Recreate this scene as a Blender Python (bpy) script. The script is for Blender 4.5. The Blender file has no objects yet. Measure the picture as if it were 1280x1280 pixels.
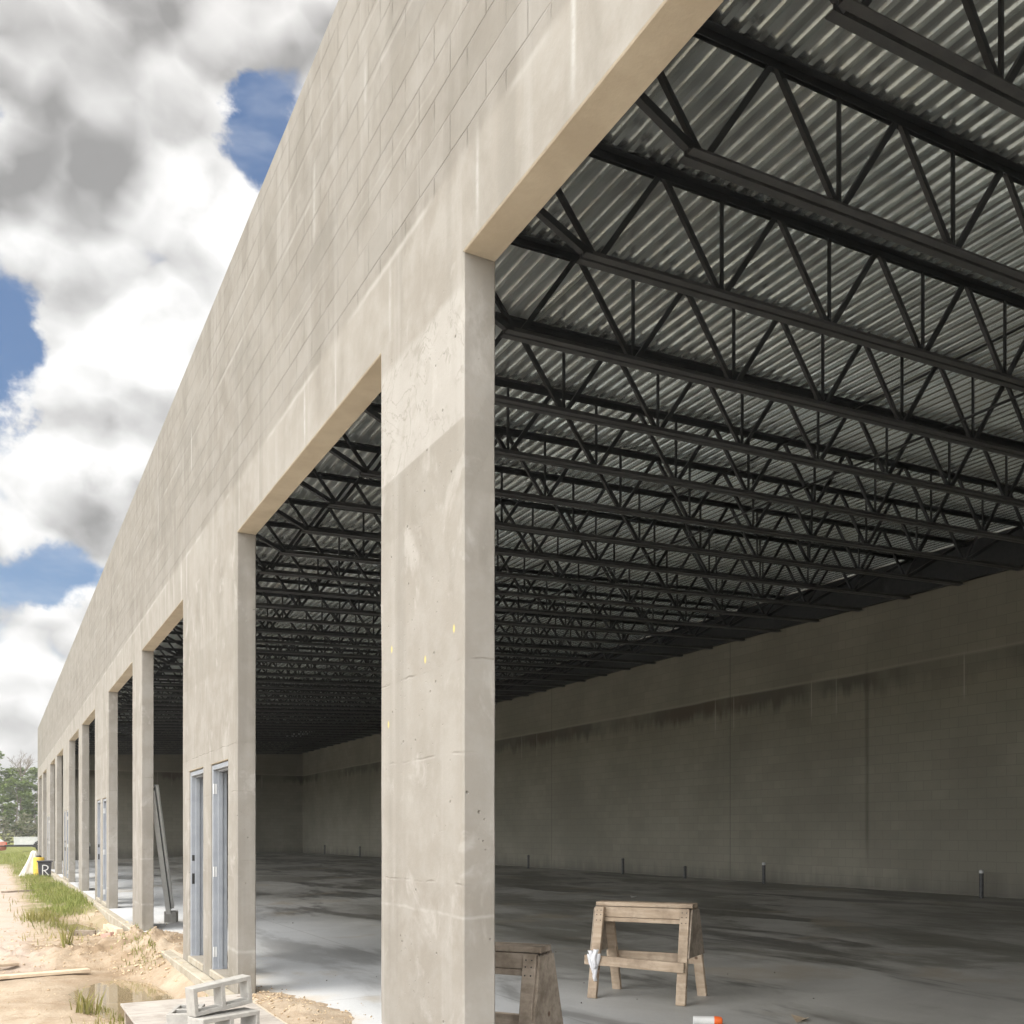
import bpy, math, random
from mathutils import Vector, Matrix, noise as mnoise
R = math.radians
random.seed(7)
SC = bpy.context.scene
COL = SC.collection

# ------------------------------------------------------------------ camera, sky, sun, exposure
YAW = 0.4973
CAM_X, CAM_Z = -2.0638, 1.5753
cam = bpy.data.cameras.new('camera')
cam.sensor_fit = 'HORIZONTAL'
cam.sensor_width = 36.0
cam.lens = 1191.05 / 1280 * 36.0
cam.shift_y = 0.3131
cam.clip_start = 0.05
cam.clip_end = 6000
camo = bpy.data.objects.new('camera', cam)
COL.objects.link(camo)
camo.location = (CAM_X, 0, CAM_Z)
camo.rotation_euler = (R(90), 0, -YAW)
SC.camera = camo

SUN_EL = R(75)
sun_h = Vector((-0.93, 0.30, 0)).normalized()
to_sun = Vector((sun_h.x * math.cos(SUN_EL), sun_h.y * math.cos(SUN_EL), math.sin(SUN_EL)))
sl = bpy.data.lights.new('sun', 'SUN')
sl.energy = 1.4
sl.angle = R(11)
sl.color = (1.0, 0.95, 0.87)
so = bpy.data.objects.new('sun', sl)
COL.objects.link(so)
so.rotation_euler = to_sun.to_track_quat('Z', 'Y').to_euler()
so.location = (-20, 20, 60)

SC.view_settings.view_transform = 'Standard'
SC.view_settings.look = 'None'
SC.view_settings.exposure = 1.1
SC.view_settings.gamma = 1.0
SC.render.film_transparent = False
SC.cycles.use_denoising = True
SC.cycles.use_adaptive_sampling = True
SC.cycles.adaptive_threshold = 0.02
SC.cycles.max_bounces = 12
SC.cycles.diffuse_bounces = 7
SC.cycles.glossy_bounces = 4
SC.cycles.sample_clamp_indirect = 6.0


# ------------------------------------------------------------------ node helper
class G:
    def __init__(s, tree):
        s.t = tree
        s.n = tree.nodes
        s.l = tree.links

    def put(s, sock, v):
        if v is None:
            return
        if isinstance(v, bpy.types.NodeSocket):
            s.l.new(v, sock)
        elif isinstance(v, (tuple, list)):
            v = tuple(v)
            if len(sock.default_value) == 4 and len(v) == 3:
                v = v + (1,)
            sock.default_value = v
        else:
            sock.default_value = v

    def m(s, op, a, b=None, c=None, clamp=False):
        n = s.n.new('ShaderNodeMath')
        n.operation = op
        n.use_clamp = clamp
        s.put(n.inputs[0], a)
        s.put(n.inputs[1], b)
        s.put(n.inputs[2], c)
        return n.outputs[0]

    def vm(s, op, a, b=None):
        n = s.n.new('ShaderNodeVectorMath')
        n.operation = op
        s.put(n.inputs[0], a)
        if op == 'SCALE':
            s.put(n.inputs['Scale'], b)
        else:
            s.put(n.inputs[1], b)
        return n.outputs[0]

    def noise(s, vec, scale, detail=4, rough=0.55, dist=0.0, out=0):
        n = s.n.new('ShaderNodeTexNoise')
        s.put(n.inputs['Vector'], vec)
        n.inputs['Scale'].default_value = scale
        n.inputs['Detail'].default_value = detail
        n.inputs['Roughness'].default_value = rough
        n.inputs['Distortion'].default_value = dist
        return n.outputs[out]

    def voro(s, vec, scale, out='Distance', feature='F1'):
        n = s.n.new('ShaderNodeTexVoronoi')
        n.feature = feature
        s.put(n.inputs['Vector'], vec)
        n.inputs['Scale'].default_value = scale
        return n.outputs[out]

    def white(s, v, dim='1D'):
        n = s.n.new('ShaderNodeTexWhiteNoise')
        n.noise_dimensions = dim
        s.put(n.inputs['W' if dim == '1D' else 'Vector'], v)
        return n.outputs['Value']

    def mix(s, f, a, b, blend='MIX'):
        n = s.n.new('ShaderNodeMix')
        n.data_type = 'RGBA'
        n.blend_type = blend
        s.put(n.inputs[0], f)
        s.put(n.inputs[6], a)
        s.put(n.inputs[7], b)
        return n.outputs[2]

    def ss(s, x, lo, hi, a=0.0, b=1.0):
        n = s.n.new('ShaderNodeMapRange')
        n.interpolation_type = 'SMOOTHSTEP'
        s.put(n.inputs[0], x)
        n.inputs[1].default_value = lo
        n.inputs[2].default_value = hi
        n.inputs[3].default_value = a
        n.inputs[4].default_value = b
        return n.outputs[0]

    def lin(s, x, lo, hi, a=0.0, b=1.0):
        n = s.n.new('ShaderNodeMapRange')
        s.put(n.inputs[0], x)
        n.inputs[1].default_value = lo
        n.inputs[2].default_value = hi
        n.inputs[3].default_value = a
        n.inputs[4].default_value = b
        return n.outputs[0]

    def sep(s, v):
        n = s.n.new('ShaderNodeSeparateXYZ')
        s.put(n.inputs[0], v)
        return n.outputs[0], n.outputs[1], n.outputs[2]

    def comb(s, x, y, z):
        n = s.n.new('ShaderNodeCombineXYZ')
        s.put(n.inputs[0], x)
        s.put(n.inputs[1], y)
        s.put(n.inputs[2], z)
        return n.outputs[0]

    def obj(s):
        return s.n.new('ShaderNodeTexCoord').outputs['Object']

    def mul(s, v, xyz):
        return s.vm('MULTIPLY', v, xyz)

    def island(s):
        return s.n.new('ShaderNodeNewGeometry').outputs['Random Per Island']

    def line(s, x, at, w):   # thin soft line mask around x == at
        return s.ss(s.m('ABSOLUTE', s.m('SUBTRACT', x, at)), 0.0, w, 1.0, 0.0)

    def band(s, x, lo, hi, soft):
        return s.m('MULTIPLY', s.ss(x, lo - soft, lo + soft), s.ss(x, hi - soft, hi + soft, 1.0, 0.0))


def new_mat(name):
    m = bpy.data.materials.new(name)
    m.use_nodes = True
    m.node_tree.nodes.clear()
    g = G(m.node_tree)
    out = g.n.new('ShaderNodeOutputMaterial')
    p = g.n.new('ShaderNodeBsdfPrincipled')
    g.l.new(p.outputs[0], out.inputs[0])
    return m, g, p


def fin(g, p, color, rough=0.8, bump=None, bstr=0.3, bdist=0.01, metal=0.0, spec=0.5):
    g.put(p.inputs['Base Color'], color)
    g.put(p.inputs['Roughness'], rough)
    g.put(p.inputs['Metallic'], metal)
    p.inputs['Specular IOR Level'].default_value = spec
    if bump is not None:
        b = g.n.new('ShaderNodeBump')
        b.inputs['Strength'].default_value = bstr
        b.inputs['Distance'].default_value = bdist
        g.put(b.inputs['Height'], bump)
        g.l.new(b.outputs[0], p.inputs['Normal'])


# ------------------------------------------------------------------ world: Nishita sky behind procedural cumulus
W = bpy.data.worlds.new('World')
SC.world = W
W.use_nodes = True
W.cycles.sampling_method = 'MANUAL'
W.cycles.sample_map_resolution = 512
W.node_tree.nodes.clear()
g = G(W.node_tree)
wout = g.n.new('ShaderNodeOutputWorld')
bg = g.n.new('ShaderNodeBackground')
g.l.new(bg.outputs[0], wout.inputs[0])
bg.inputs[1].default_value = 0.10
sky = g.n.new('ShaderNodeTexSky')
sky.sky_type = 'NISHITA'
sky.sun_disc = False
sky.sun_elevation = SUN_EL
sky.sun_rotation = math.atan2(to_sun.x, to_sun.y)
sky.dust_density = 0.6
sky.air_density = 1.0
sky.ozone_density = 3.0
tc = g.n.new('ShaderNodeTexCoord')
D = tc.outputs['Generated']
dx, dy, dz = g.sep(D)
dys = g.m('MAXIMUM', dy, 0.02)
u0 = g.m('DIVIDE', dx, dys)
v0 = g.m('DIVIDE', dz, dys)
fwd = g.ss(dy, 0.15, 0.35)
uvv = g.comb(u0, v0, 0.0)
wx, wy, wz = g.sep(g.noise(uvv, 6.0, 7, 0.62, out=1))
u = g.m('ADD', u0, g.m('MULTIPLY', g.m('SUBTRACT', wx, 0.5), 0.16))
v = g.m('ADD', v0, g.m('MULTIPLY', g.m('SUBTRACT', wy, 0.5), 0.16))


def blob(bu, bv, ru, rv):
    a = g.m('DIVIDE', g.m('SUBTRACT', u, bu), ru)
    b = g.m('DIVIDE', g.m('SUBTRACT', v, bv), rv)
    return g.m('EXPONENT', g.m('MULTIPLY', g.m('ADD', g.m('MULTIPLY', a, a), g.m('MULTIPLY', b, b)), -1.0))


def addblobs(lst):
    acc = 0.0
    for amp, q in lst:
        acc = g.m('MULTIPLY_ADD', blob(*q), amp, acc)
    return g.m('MULTIPLY', acc, fwd)


gaps = addblobs([(-1.5, (0.243, 0.742, 0.036, 0.050)), (-0.95, (-0.004, 0.640, 0.028, 0.030)), (0.7, (0.14, 0.80, 0.06, 0.05)),  # gap and glow blob positions worked out beforehand from image pixels
                 (-1.7, (-0.008, 0.475, 0.055, 0.065)), (-1.0, (-0.005, 0.390, 0.035, 0.045)),
                 (-1.3, (0.035, 0.246, 0.075, 0.032)), (-0.45, (0.005, 0.30, 0.03, 0.03)),
                 (0.75, (0.085, 0.490, 0.040, 0.045)), (0.6, (0.175, 0.620, 0.050, 0.040)),
                 (0.6, (0.065, 0.352, 0.050, 0.03)), (0.55, (0.223, 0.630, 0.050, 0.030))])
P = g.vm('MULTIPLY', D, (1, 1, 1.25))


def billow(vec, sc):
    n_ = g.n.new('ShaderNodeTexVoronoi')
    n_.feature = 'F1'
    g.put(n_.inputs['Vector'], vec)
    n_.inputs['Scale'].default_value = sc
    n_.inputs['Detail'].default_value = 1.0
    n_.inputs['Roughness'].default_value = 0.55
    n_.inputs['Lacunarity'].default_value = 2.2
    return g.m('SUBTRACT', 0.5, n_.outputs['Distance'])


wv = g.vm('SCALE', g.vm('SUBTRACT', g.noise(P, 5.0, 4, 0.6, out=1), (0.5, 0.5, 0.5)), 0.10)
PW = g.vm('ADD', P, wv)
off = (-0.022, -0.006, 0.036)
n1 = g.noise(PW, 4.0, 5, 0.55, 0.0)
n1b = g.noise(g.vm('ADD', PW, off), 4.0, 4, 0.5, 0.0)
bl = billow(PW, 9.0)
blb = billow(g.vm('ADD', PW, (-0.012, -0.004, 0.020)), 9.0)
edge_n = g.noise(PW, 26.0, 3, 0.6)
dens = g.m('ADD', g.m('ADD', g.m('MULTIPLY_ADD', n1, 2.0, 0.20), gaps), g.m('ADD', g.m('MULTIPLY', bl, 0.95), g.m('MULTIPLY', g.m('SUBTRACT', edge_n, 0.5), 0.45)))
mask = g.ss(dens, 0.0, 0.52)
relief = g.m('ADD', g.m('MULTIPLY', g.m('SUBTRACT', n1, n1b), 1.5), g.m('MULTIPLY', g.m('SUBTRACT', bl, blb), 0.85))
glow = addblobs([(0.28, (0.080, 0.500, 0.050, 0.045)), (0.32, (0.185, 0.635, 0.055, 0.045)),
                 (0.34, (0.060, 0.360, 0.065, 0.028)), (0.28, (0.065, 0.199, 0.05, 0.030)),
                 (0.28, (0.223, 0.625, 0.055, 0.041)), (0.28, (0.150, 0.480, 0.046, 0.050)),
                 (0.16, (0.024, 0.130, 0.08, 0.04)),
                 (-0.13, (0.115, 0.735, 0.105, 0.075)), (-0.06, (0.044, 0.590, 0.07, 0.04)),
                 (-0.16, (0.090, 0.295, 0.050, 0.018)), (-0.10, (0.100, 0.425, 0.05, 0.018)),
                 (-0.12, (0.144, 0.550, 0.035, 0.020)), (-0.09, (0.024, 0.770, 0.076, 0.04))])
thick = g.ss(dens, 0.4, 1.3, 0.08, -0.08)
br = g.m('ADD', g.m('ADD', g.m('ADD', 0.67, glow), relief), thick)
br = g.m('MINIMUM', g.m('MAXIMUM', br, 0.34), 0.98)
warm = g.mix(g.ss(dz, 0.75, 0.45), (1.0, 0.975, 0.95), (1.0, 0.995, 0.985))
cl = g.vm('SCALE', warm, g.m('MULTIPLY', br, 5.2))
hz = g.ss(dz, 0.0, 0.26, 0.75, 0.0)
skyc = g.vm('SCALE', sky.outputs[0], 0.52)
skyc = g.mix(hz, skyc, (3.9, 4.05, 4.2))
wisp = g.ss(g.noise(g.mul(PW, (1.0, 1.0, 2.5)), 7.0, 4, 0.6), 0.45, 0.78, 0.0, 0.22)
skyc = g.mix(wisp, skyc, (4.6, 4.7, 4.8))
final = g.mix(mask, skyc, cl)
# unseen sky left and behind the camera boosted, added fill for facade and interior
final = g.vm('SCALE', final, g.ss(g.m('MULTIPLY_ADD', dx, -0.68, g.m('MULTIPLY', dy, -0.84)), 0.0, 0.55, 1.0, 6.5))
g.l.new(final, bg.inputs[0])


# ------------------------------------------------------------------ mesh helpers
class MB:
    def __init__(s):
        s.v = []
        s.f = []

    def add(s, vs, fs):
        o = len(s.v)
        s.v += [tuple(x) for x in vs]
        s.f += [tuple(i + o for i in q) for q in fs]

    def box(s, c, d, rot=None):
        x, y, z = d[0] / 2, d[1] / 2, d[2] / 2
        vs = [Vector((a * x, b * y, e * z)) for e in (-1, 1) for a, b in ((-1, -1), (1, -1), (1, 1), (-1, 1))]
        if rot is not None:
            vs = [rot @ q for q in vs]
        c = Vector(c)
        s.add([q + c for q in vs], [(3, 2, 1, 0), (4, 5, 6, 7), (0, 1, 5, 4), (1, 2, 6, 5), (2, 3, 7, 6), (3, 0, 4, 7)])

    def frame_(s, p0, p1, up):
        p0, p1 = Vector(p0), Vector(p1)
        d = (p1 - p0).normalized()
        sd = d.cross(Vector(up))
        if sd.length < 1e-4:
            sd = d.cross(Vector((1, 0, 0)))
        sd.normalize()
        return p0, p1, d, sd, sd.cross(d)

    def bar(s, p0, p1, w, h, up=(0, 0, 1)):
        p0, p1, d, sd, u_ = s.frame_(p0, p1, up)
        vs = []
        for p in (p0, p1):
            for a, b in ((-1, -1), (1, -1), (1, 1), (-1, 1)):
                vs.append(p + sd * (a * w / 2) + u_ * (b * h / 2))
        s.add(vs, [(3, 2, 1, 0), (4, 5, 6, 7), (0, 1, 5, 4), (1, 2, 6, 5), (2, 3, 7, 6), (3, 0, 4, 7)])

    def tube(s, p0, p1, r0, r1=None, n=8):
        r1 = r0 if r1 is None else r1
        p0, p1, d, sd, u_ = s.frame_(p0, p1, (0, 0, 1))
        vs = []
        for p, r in ((p0, r0), (p1, r1)):
            for k in range(n):
                t = 2 * math.pi * k / n
                vs.append(p + sd * (r * math.cos(t)) + u_ * (r * math.sin(t)))
        s.add(vs, [(k, (k + 1) % n, n + (k + 1) % n, n + k) for k in range(n)] + [tuple(range(n - 1, -1, -1)), tuple(range(n, 2 * n))])

    def lathe(s, prof, n=24, axis=None, origin=(0, 0, 0)):
        vs = []
        M = Matrix.Identity(3) if axis is None else axis
        o = Vector(origin)
        for r, z in prof:
            for k in range(n):
                t = 2 * math.pi * k / n
                vs.append(M @ Vector((r * math.cos(t), r * math.sin(t), z)) + o)
        fs = []
        for i in range(len(prof) - 1):
            for k in range(n):
                fs.append((i * n + k, i * n + (k + 1) % n, (i + 1) * n + (k + 1) % n, (i + 1) * n + k))
        fs.append(tuple(range(n - 1, -1, -1)))
        m_ = (len(prof) - 1) * n
        fs.append(tuple(range(m_, m_ + n)))
        s.add(vs, fs)

    def build(s, name, mat, parent=None, loc=None, bevel=0.0, smooth=False, seg=1):
        me = bpy.data.meshes.new(name)
        me.from_pydata(s.v, [], s.f)
        me.update()
        if smooth:
            for q in me.polygons:
                q.use_smooth = True
        o = bpy.data.objects.new(name, me)
        COL.objects.link(o)
        if mat is not None:
            me.materials.append(mat)
        if parent is not None:
            o.parent = parent
        if loc is not None:
            o.location = loc
        if bevel > 0:
            b = o.modifiers.new('bevel', 'BEVEL')
            b.width = bevel
            b.segments = seg
            b.limit_method = 'ANGLE'
            b.angle_limit = R(40)
        return o


def empty(name, loc=(0, 0, 0), rz=0.0):
    o = bpy.data.objects.new(name, None)
    COL.objects.link(o)
    o.empty_display_size = 0.2
    o.location = loc
    o.rotation_euler = (0, 0, rz)
    return o


def tag(o, label=None, cat=None, group=None, kind=None):
    if label:
        o['label'] = label
    if cat:
        o['category'] = cat
    if group:
        o['group'] = group
    if kind:
        o['kind'] = kind
    return o


def copy_tree(o, parent=None):
    c = o.copy()
    COL.objects.link(c)
    c.parent = parent
    for ch in list(o.children):
        copy_tree(ch, c)
    return c


def nz(x, y, z=0.0, sc=1.0):
    return mnoise.fractal(Vector((x * sc, y * sc, z)), 1.0, 2.0, 4)


# ------------------------------------------------------------------ building dimensions (metres)
YN, WN, OP, WD, PER = 4.3148, 1.1608, 3.9168, 3.025, 11.9
ZL, ZT, TH = 4.4888, 7.268, 0.185
Y0, Y1 = -24.0, 58.216
XB = 14.68
FS = 0.0235             # slab tilted up towards the back, like the roof, to fit sheared image lines
JB, JM, JD = 5.81, 0.0413, 0.86
SJ, YJ = 1.2308, 7.2618


def floor_z(x):
    return FS * x


# ------------------------------------------------------------------ materials
def m_facade(name, pier):
    m, g, p = new_mat(name)
    o = g.obj()
    x, y, z = g.sep(o)
    big = g.noise(o, 0.55, 5, 0.6)
    col = g.mix(g.ss(big, 0.3, 0.7), (0.23, 0.212, 0.185), (0.275, 0.258, 0.23))
    med = g.noise(o, 3.2, 6, 0.65)
    col = g.mix(g.ss(med, 0.38, 0.66, 0.0, 0.75), col, (0.302, 0.288, 0.263))
    blot = g.noise(g.mul(o, (1.0, 1.0, 0.55)), 1.6, 6, 0.6, 0.6)
    col = g.mix(g.ss(blot, 0.50, 0.70, 0.0, 0.60), col, (0.184, 0.169, 0.144))
    fine = g.noise(o, 55.0, 3, 0.6)
    col = g.mix(g.ss(fine, 0.25, 0.75, 0.0, 0.16), col, (0.225, 0.207, 0.18))
    h = g.m('ADD', g.m('MULTIPLY', med, 0.35), g.m('MULTIPLY', fine, 0.10))
    rowc = g.white(g.m('FLOOR', g.m('DIVIDE', z, 0.2032)))
    # vertical run stains
    run = g.noise(g.mul(o, (3.0, 4.5, 0.22)), 1.0, 5, 0.6)
    col = g.mix(g.m('MULTIPLY', g.ss(run, 0.53, 0.70), 0.45), col, (0.333, 0.32, 0.297))
    run2 = g.noise(g.vm('ADD', g.mul(o, (3.0, 2.2, 0.15)), (9, 3, 1)), 1.0, 4, 0.6)
    col = g.mix(g.m('MULTIPLY', g.ss(run2, 0.54, 0.70), 0.50), col, (0.189, 0.176, 0.153))
    if not pier:
        # block courses showing through the skim coat above the lintel
        br = g.n.new('ShaderNodeTexBrick')
        br.offset = 0.5
        wob = g.m('MULTIPLY', g.m('SUBTRACT', g.noise(o, 5.0, 3, 0.6), 0.5), 0.012)
        g.put(br.inputs['Vector'], g.comb(y, g.m('ADD', z, wob), 0.0))
        br.inputs['Scale'].default_value = 1.0
        br.inputs['Brick Width'].default_value = 0.4064
        br.inputs['Row Height'].default_value = 0.2032
        br.inputs['Mortar Size'].default_value = 0.007
        br.inputs['Mortar Smooth'].default_value = 0.6
        br.inputs['Color1'].default_value = (0, 0, 0, 1)
        br.inputs['Color2'].default_value = (1, 1, 1, 1)
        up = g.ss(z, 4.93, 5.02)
        vis = g.m('MULTIPLY', up, g.ss(g.noise(g.mul(o, (1, 0.5, 3.0)), 1.3, 4, 0.6), 0.36, 0.62, 0.12, 1.0))
        joint = g.m('MULTIPLY', br.outputs['Fac'], vis)
        col = g.mix(g.m('MULTIPLY', joint, 0.34), col, (0.149, 0.135, 0.114))
        h = g.m('SUBTRACT', h, g.m('MULTIPLY', joint, 0.9))
        cell = g.white(g.comb(g.m('FLOOR', g.m('DIVIDE', g.m('ADD', y, g.m('MULTIPLY', rowc, 0.4)), 0.4064)),
                              g.m('FLOOR', g.m('DIVIDE', z, 0.2032)), 0.0), '3D')
        col = g.mix(g.m('MULTIPLY', up, g.ss(cell, 0.55, 1.0, 0.0, 0.30)), col, (0.194, 0.18, 0.155))
        col = g.mix(g.m('MULTIPLY', up, g.ss(rowc, 0.5, 1.0, 0.0, 0.30)), col, (0.293, 0.279, 0.255))
        col = g.mix(g.m('MULTIPLY', up, 0.55), col, g.mix(1.0, col, (0.74, 0.735, 0.73), 'MULTIPLY'))  # upper wall dulled: greyer block, plus its dimmer light put into the colour
        for at_, wd_, am_ in ((4.965, 0.035, 0.42), (6.26, 0.030, 0.32), (6.67, 0.020, 0.22), (5.57, 0.018, 0.22)):
            lk = g.m('MULTIPLY', g.line(g.m('ADD', z, g.m('MULTIPLY', wob, 3.0)), at_, wd_), g.ss(g.noise(g.mul(o, (1, 0.8, 0.6)), 1.1, 4, 0.6), 0.42, 0.60))
            col = g.mix(g.m('MULTIPLY', lk, am_), col, (0.42, 0.41, 0.385))
        # the long grey run below the parapet
        gb = g.noise(g.mul(o, (1, 0.45, 1.6)), 1.2, 5, 0.65)
        col = g.mix(g.m('MULTIPLY', g.band(z, 5.55, 6.6, 0.30), g.ss(gb, 0.46, 0.66, 0.0, 0.55)), col, (0.171, 0.16, 0.141))
        # white lime streaks under the bond beam
        for (yy, za, zb, ww, am) in ((3.28, 4.62, 5.6, 0.020, 0.9), (4.155, 4.6, 4.93, 0.018, 0.8), (5.32, 4.5, 4.92, 0.022, 0.55),
                                     (6.85, 5.97, 6.43, 0.030, 0.65), (7.10, 4.56, 4.93, 0.024, 0.95), (6.35, 4.52, 4.84, 0.014, 0.5),
                                     (9.30, 4.55, 4.97, 0.020, 0.6), (5.75, 6.1, 6.5, 0.03, 0.5)):
            mk = g.m('MULTIPLY', g.line(g.m('ADD', y, wob), yy, ww * 1.6), g.band(z, za, zb, 0.16))
            col = g.mix(g.m('MULTIPLY', g.m('MULTIPLY', mk, g.ss(g.noise(o, 9.0, 4, 0.7), 0.3, 0.6, 0.25, 1.0)), am * 0.8), col, (0.414, 0.414, 0.396))
        for i, (per_, seed, zt_, zb_) in enumerate(((0.83, 3.1, 4.95, 4.5), (1.31, 8.7, 6.35, 5.9), (0.57, 5.3, 4.93, 4.62))):
            q = g.m('ADD', g.m('DIVIDE', y, per_), seed)
            ci = g.m('FLOOR', q)
            r1 = g.white(ci)
            r2 = g.white(g.m('ADD', ci, 41.3))
            off = g.m('SUBTRACT', g.m('FRACT', q), g.m('MULTIPLY_ADD', r1, 0.7, 0.15))
            lm = g.ss(g.m('MULTIPLY', g.m('ABSOLUTE', off), per_), 0.0, 0.035, 1.0, 0.0)
            lm = g.m('MULTIPLY', lm, g.ss(r2, 0.45, 0.8))
            lm = g.m('MULTIPLY', lm, g.band(z, zb_, zt_, 0.10))
            lm = g.m('MULTIPLY', lm, g.ss(y, 9.6, 10.2))
            col = g.mix(g.m('MULTIPLY', lm, 0.6), col, (0.432, 0.427, 0.405))
    else:
        # cold joints of the pours
        wob = g.m('MULTIPLY', g.m('SUBTRACT', g.noise(o, 2.5, 4, 0.6), 0.5), 0.06)
        zw = g.m('ADD', z, wob)
        for at, ww, am, c_ in ((1.31, 0.010, 0.40, (0.153, 0.135, 0.113)), (1.15, 0.014, 0.45, (0.378, 0.365, 0.338)),
                               (2.45, 0.010, 0.42, (0.149, 0.135, 0.113)), (0.42, 0.030, 0.5, (0.405, 0.392, 0.365)),
                               (1.98, 0.012, 0.3, (0.162, 0.144, 0.122))):
            mk = g.m('MULTIPLY', g.line(zw, at, ww), g.ss(g.noise(o, 3.0, 3, 0.6), 0.44, 0.60))
            col = g.mix(g.m('MULTIPLY', mk, am), col, c_)
            if c_[0] < 0.3:
                h = g.m('SUBTRACT', h, g.m('MULTIPLY', mk, 0.2))
        col = g.mix(g.m('MULTIPLY', g.band(zw, 1.3, 2.44, 0.02), 0.18), col, (0.315, 0.302, 0.275))
        col = g.mix(g.m('MULTIPLY', g.band(zw, 3.30, 3.66, 0.02), 0.30), col, (0.203, 0.189, 0.162))
        # rubbed, paler patch at the head of the nearest pier with crazing
        front = g.m('MULTIPLY', g.ss(y, 3.9, 4.2), g.ss(y, 5.5, 5.9, 1.0, 0.0))
        out_ = g.ss(x, 0.004, 0.010, 1.0, 0.0)
        pm = g.m('MULTIPLY', g.m('MULTIPLY', g.ss(z, 3.655, 3.668), g.ss(zw, 4.30, 4.36, 1.0, 0.0)), g.m('MULTIPLY', front, out_))
        pm = g.m('MULTIPLY', pm, g.ss(g.noise(o, 2.2, 5, 0.6), 0.30, 0.5, 0.65, 1.0))
        col = g.mix(g.m('MULTIPLY', pm, 0.62), col, (0.36, 0.347, 0.324))
        cr = g.noise(o, 3.0, 4, 0.6, 1.2)
        crk = g.m('MULTIPLY', g.line(cr, 0.5, 0.022), g.m('MULTIPLY', pm, g.ss(g.noise(o, 2.5, 2), 0.36, 0.52)))
        marb = g.noise(o, 5.0, 5, 0.65, 1.5)
        col = g.mix(g.m('MULTIPLY', pm, g.ss(marb, 0.52, 0.68, 0.0, 0.40)), col, (0.25, 0.235, 0.205))
        col = g.mix(g.m('MULTIPLY', crk, 0.5), col, (0.18, 0.167, 0.14))
        wb = g.noise(g.mul(o, (1, 1, 0.7)), 2.6, 6, 0.7, 0.5)
        col = g.mix(g.ss(wb, 0.54, 0.66, 0.0, 0.45), col, (0.385, 0.37, 0.345))
        v2 = g.voro(o, 19.0)
        pit = g.m('MULTIPLY', g.ss(v2, 0.05, 0.12, 1.0, 0.0), g.ss(g.noise(o, 1.3, 3, 0.6), 0.45, 0.6))
        col = g.mix(g.m('MULTIPLY', pit, 0.55), col, (0.16, 0.145, 0.12))
        h = g.m('SUBTRACT', h, g.m('MULTIPLY', pit, 0.4))
        # bug holes and a few yellow crayon marks
        vd = g.voro(o, 7.0)
        col = g.mix(g.ss(vd, 0.03, 0.06, 0.65, 0.0), col, (0.135, 0.122, 0.099))
        h = g.m('SUBTRACT', h, g.ss(vd, 0.03, 0.07, 0.7, 0.0))
        for yy, zz in ((4.43, 2.62), (4.80, 2.52), (5.35, 2.22), (5.30, 2.66)):
            dd = g.m('SQRT', g.m('ADD', g.m('POWER', g.m('SUBTRACT', y, yy), 2.0), g.m('POWER', g.m('MULTIPLY', g.m('SUBTRACT', z, zz), 0.6), 2.0)))
            col = g.mix(g.m('MULTIPLY', g.ss(dd, 0.006, 0.017, 0.55, 0.0), out_), col, (0.70, 0.55, 0.10))
        # splash zone
        col = g.mix(g.m('MULTIPLY', g.ss(zw, 0.05, 0.45, 1.0, 0.0), 0.35), col, (0.225, 0.198, 0.153))
    # soffit faces paler and warmer: light bounced off the sand put into the colour
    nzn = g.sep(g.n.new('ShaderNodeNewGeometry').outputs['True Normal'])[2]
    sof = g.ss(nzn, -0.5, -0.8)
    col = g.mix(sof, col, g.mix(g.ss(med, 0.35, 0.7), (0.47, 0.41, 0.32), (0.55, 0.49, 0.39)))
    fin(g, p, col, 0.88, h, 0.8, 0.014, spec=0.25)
    return m


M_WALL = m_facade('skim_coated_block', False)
M_PIER = m_facade('cast_concrete', True)


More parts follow.
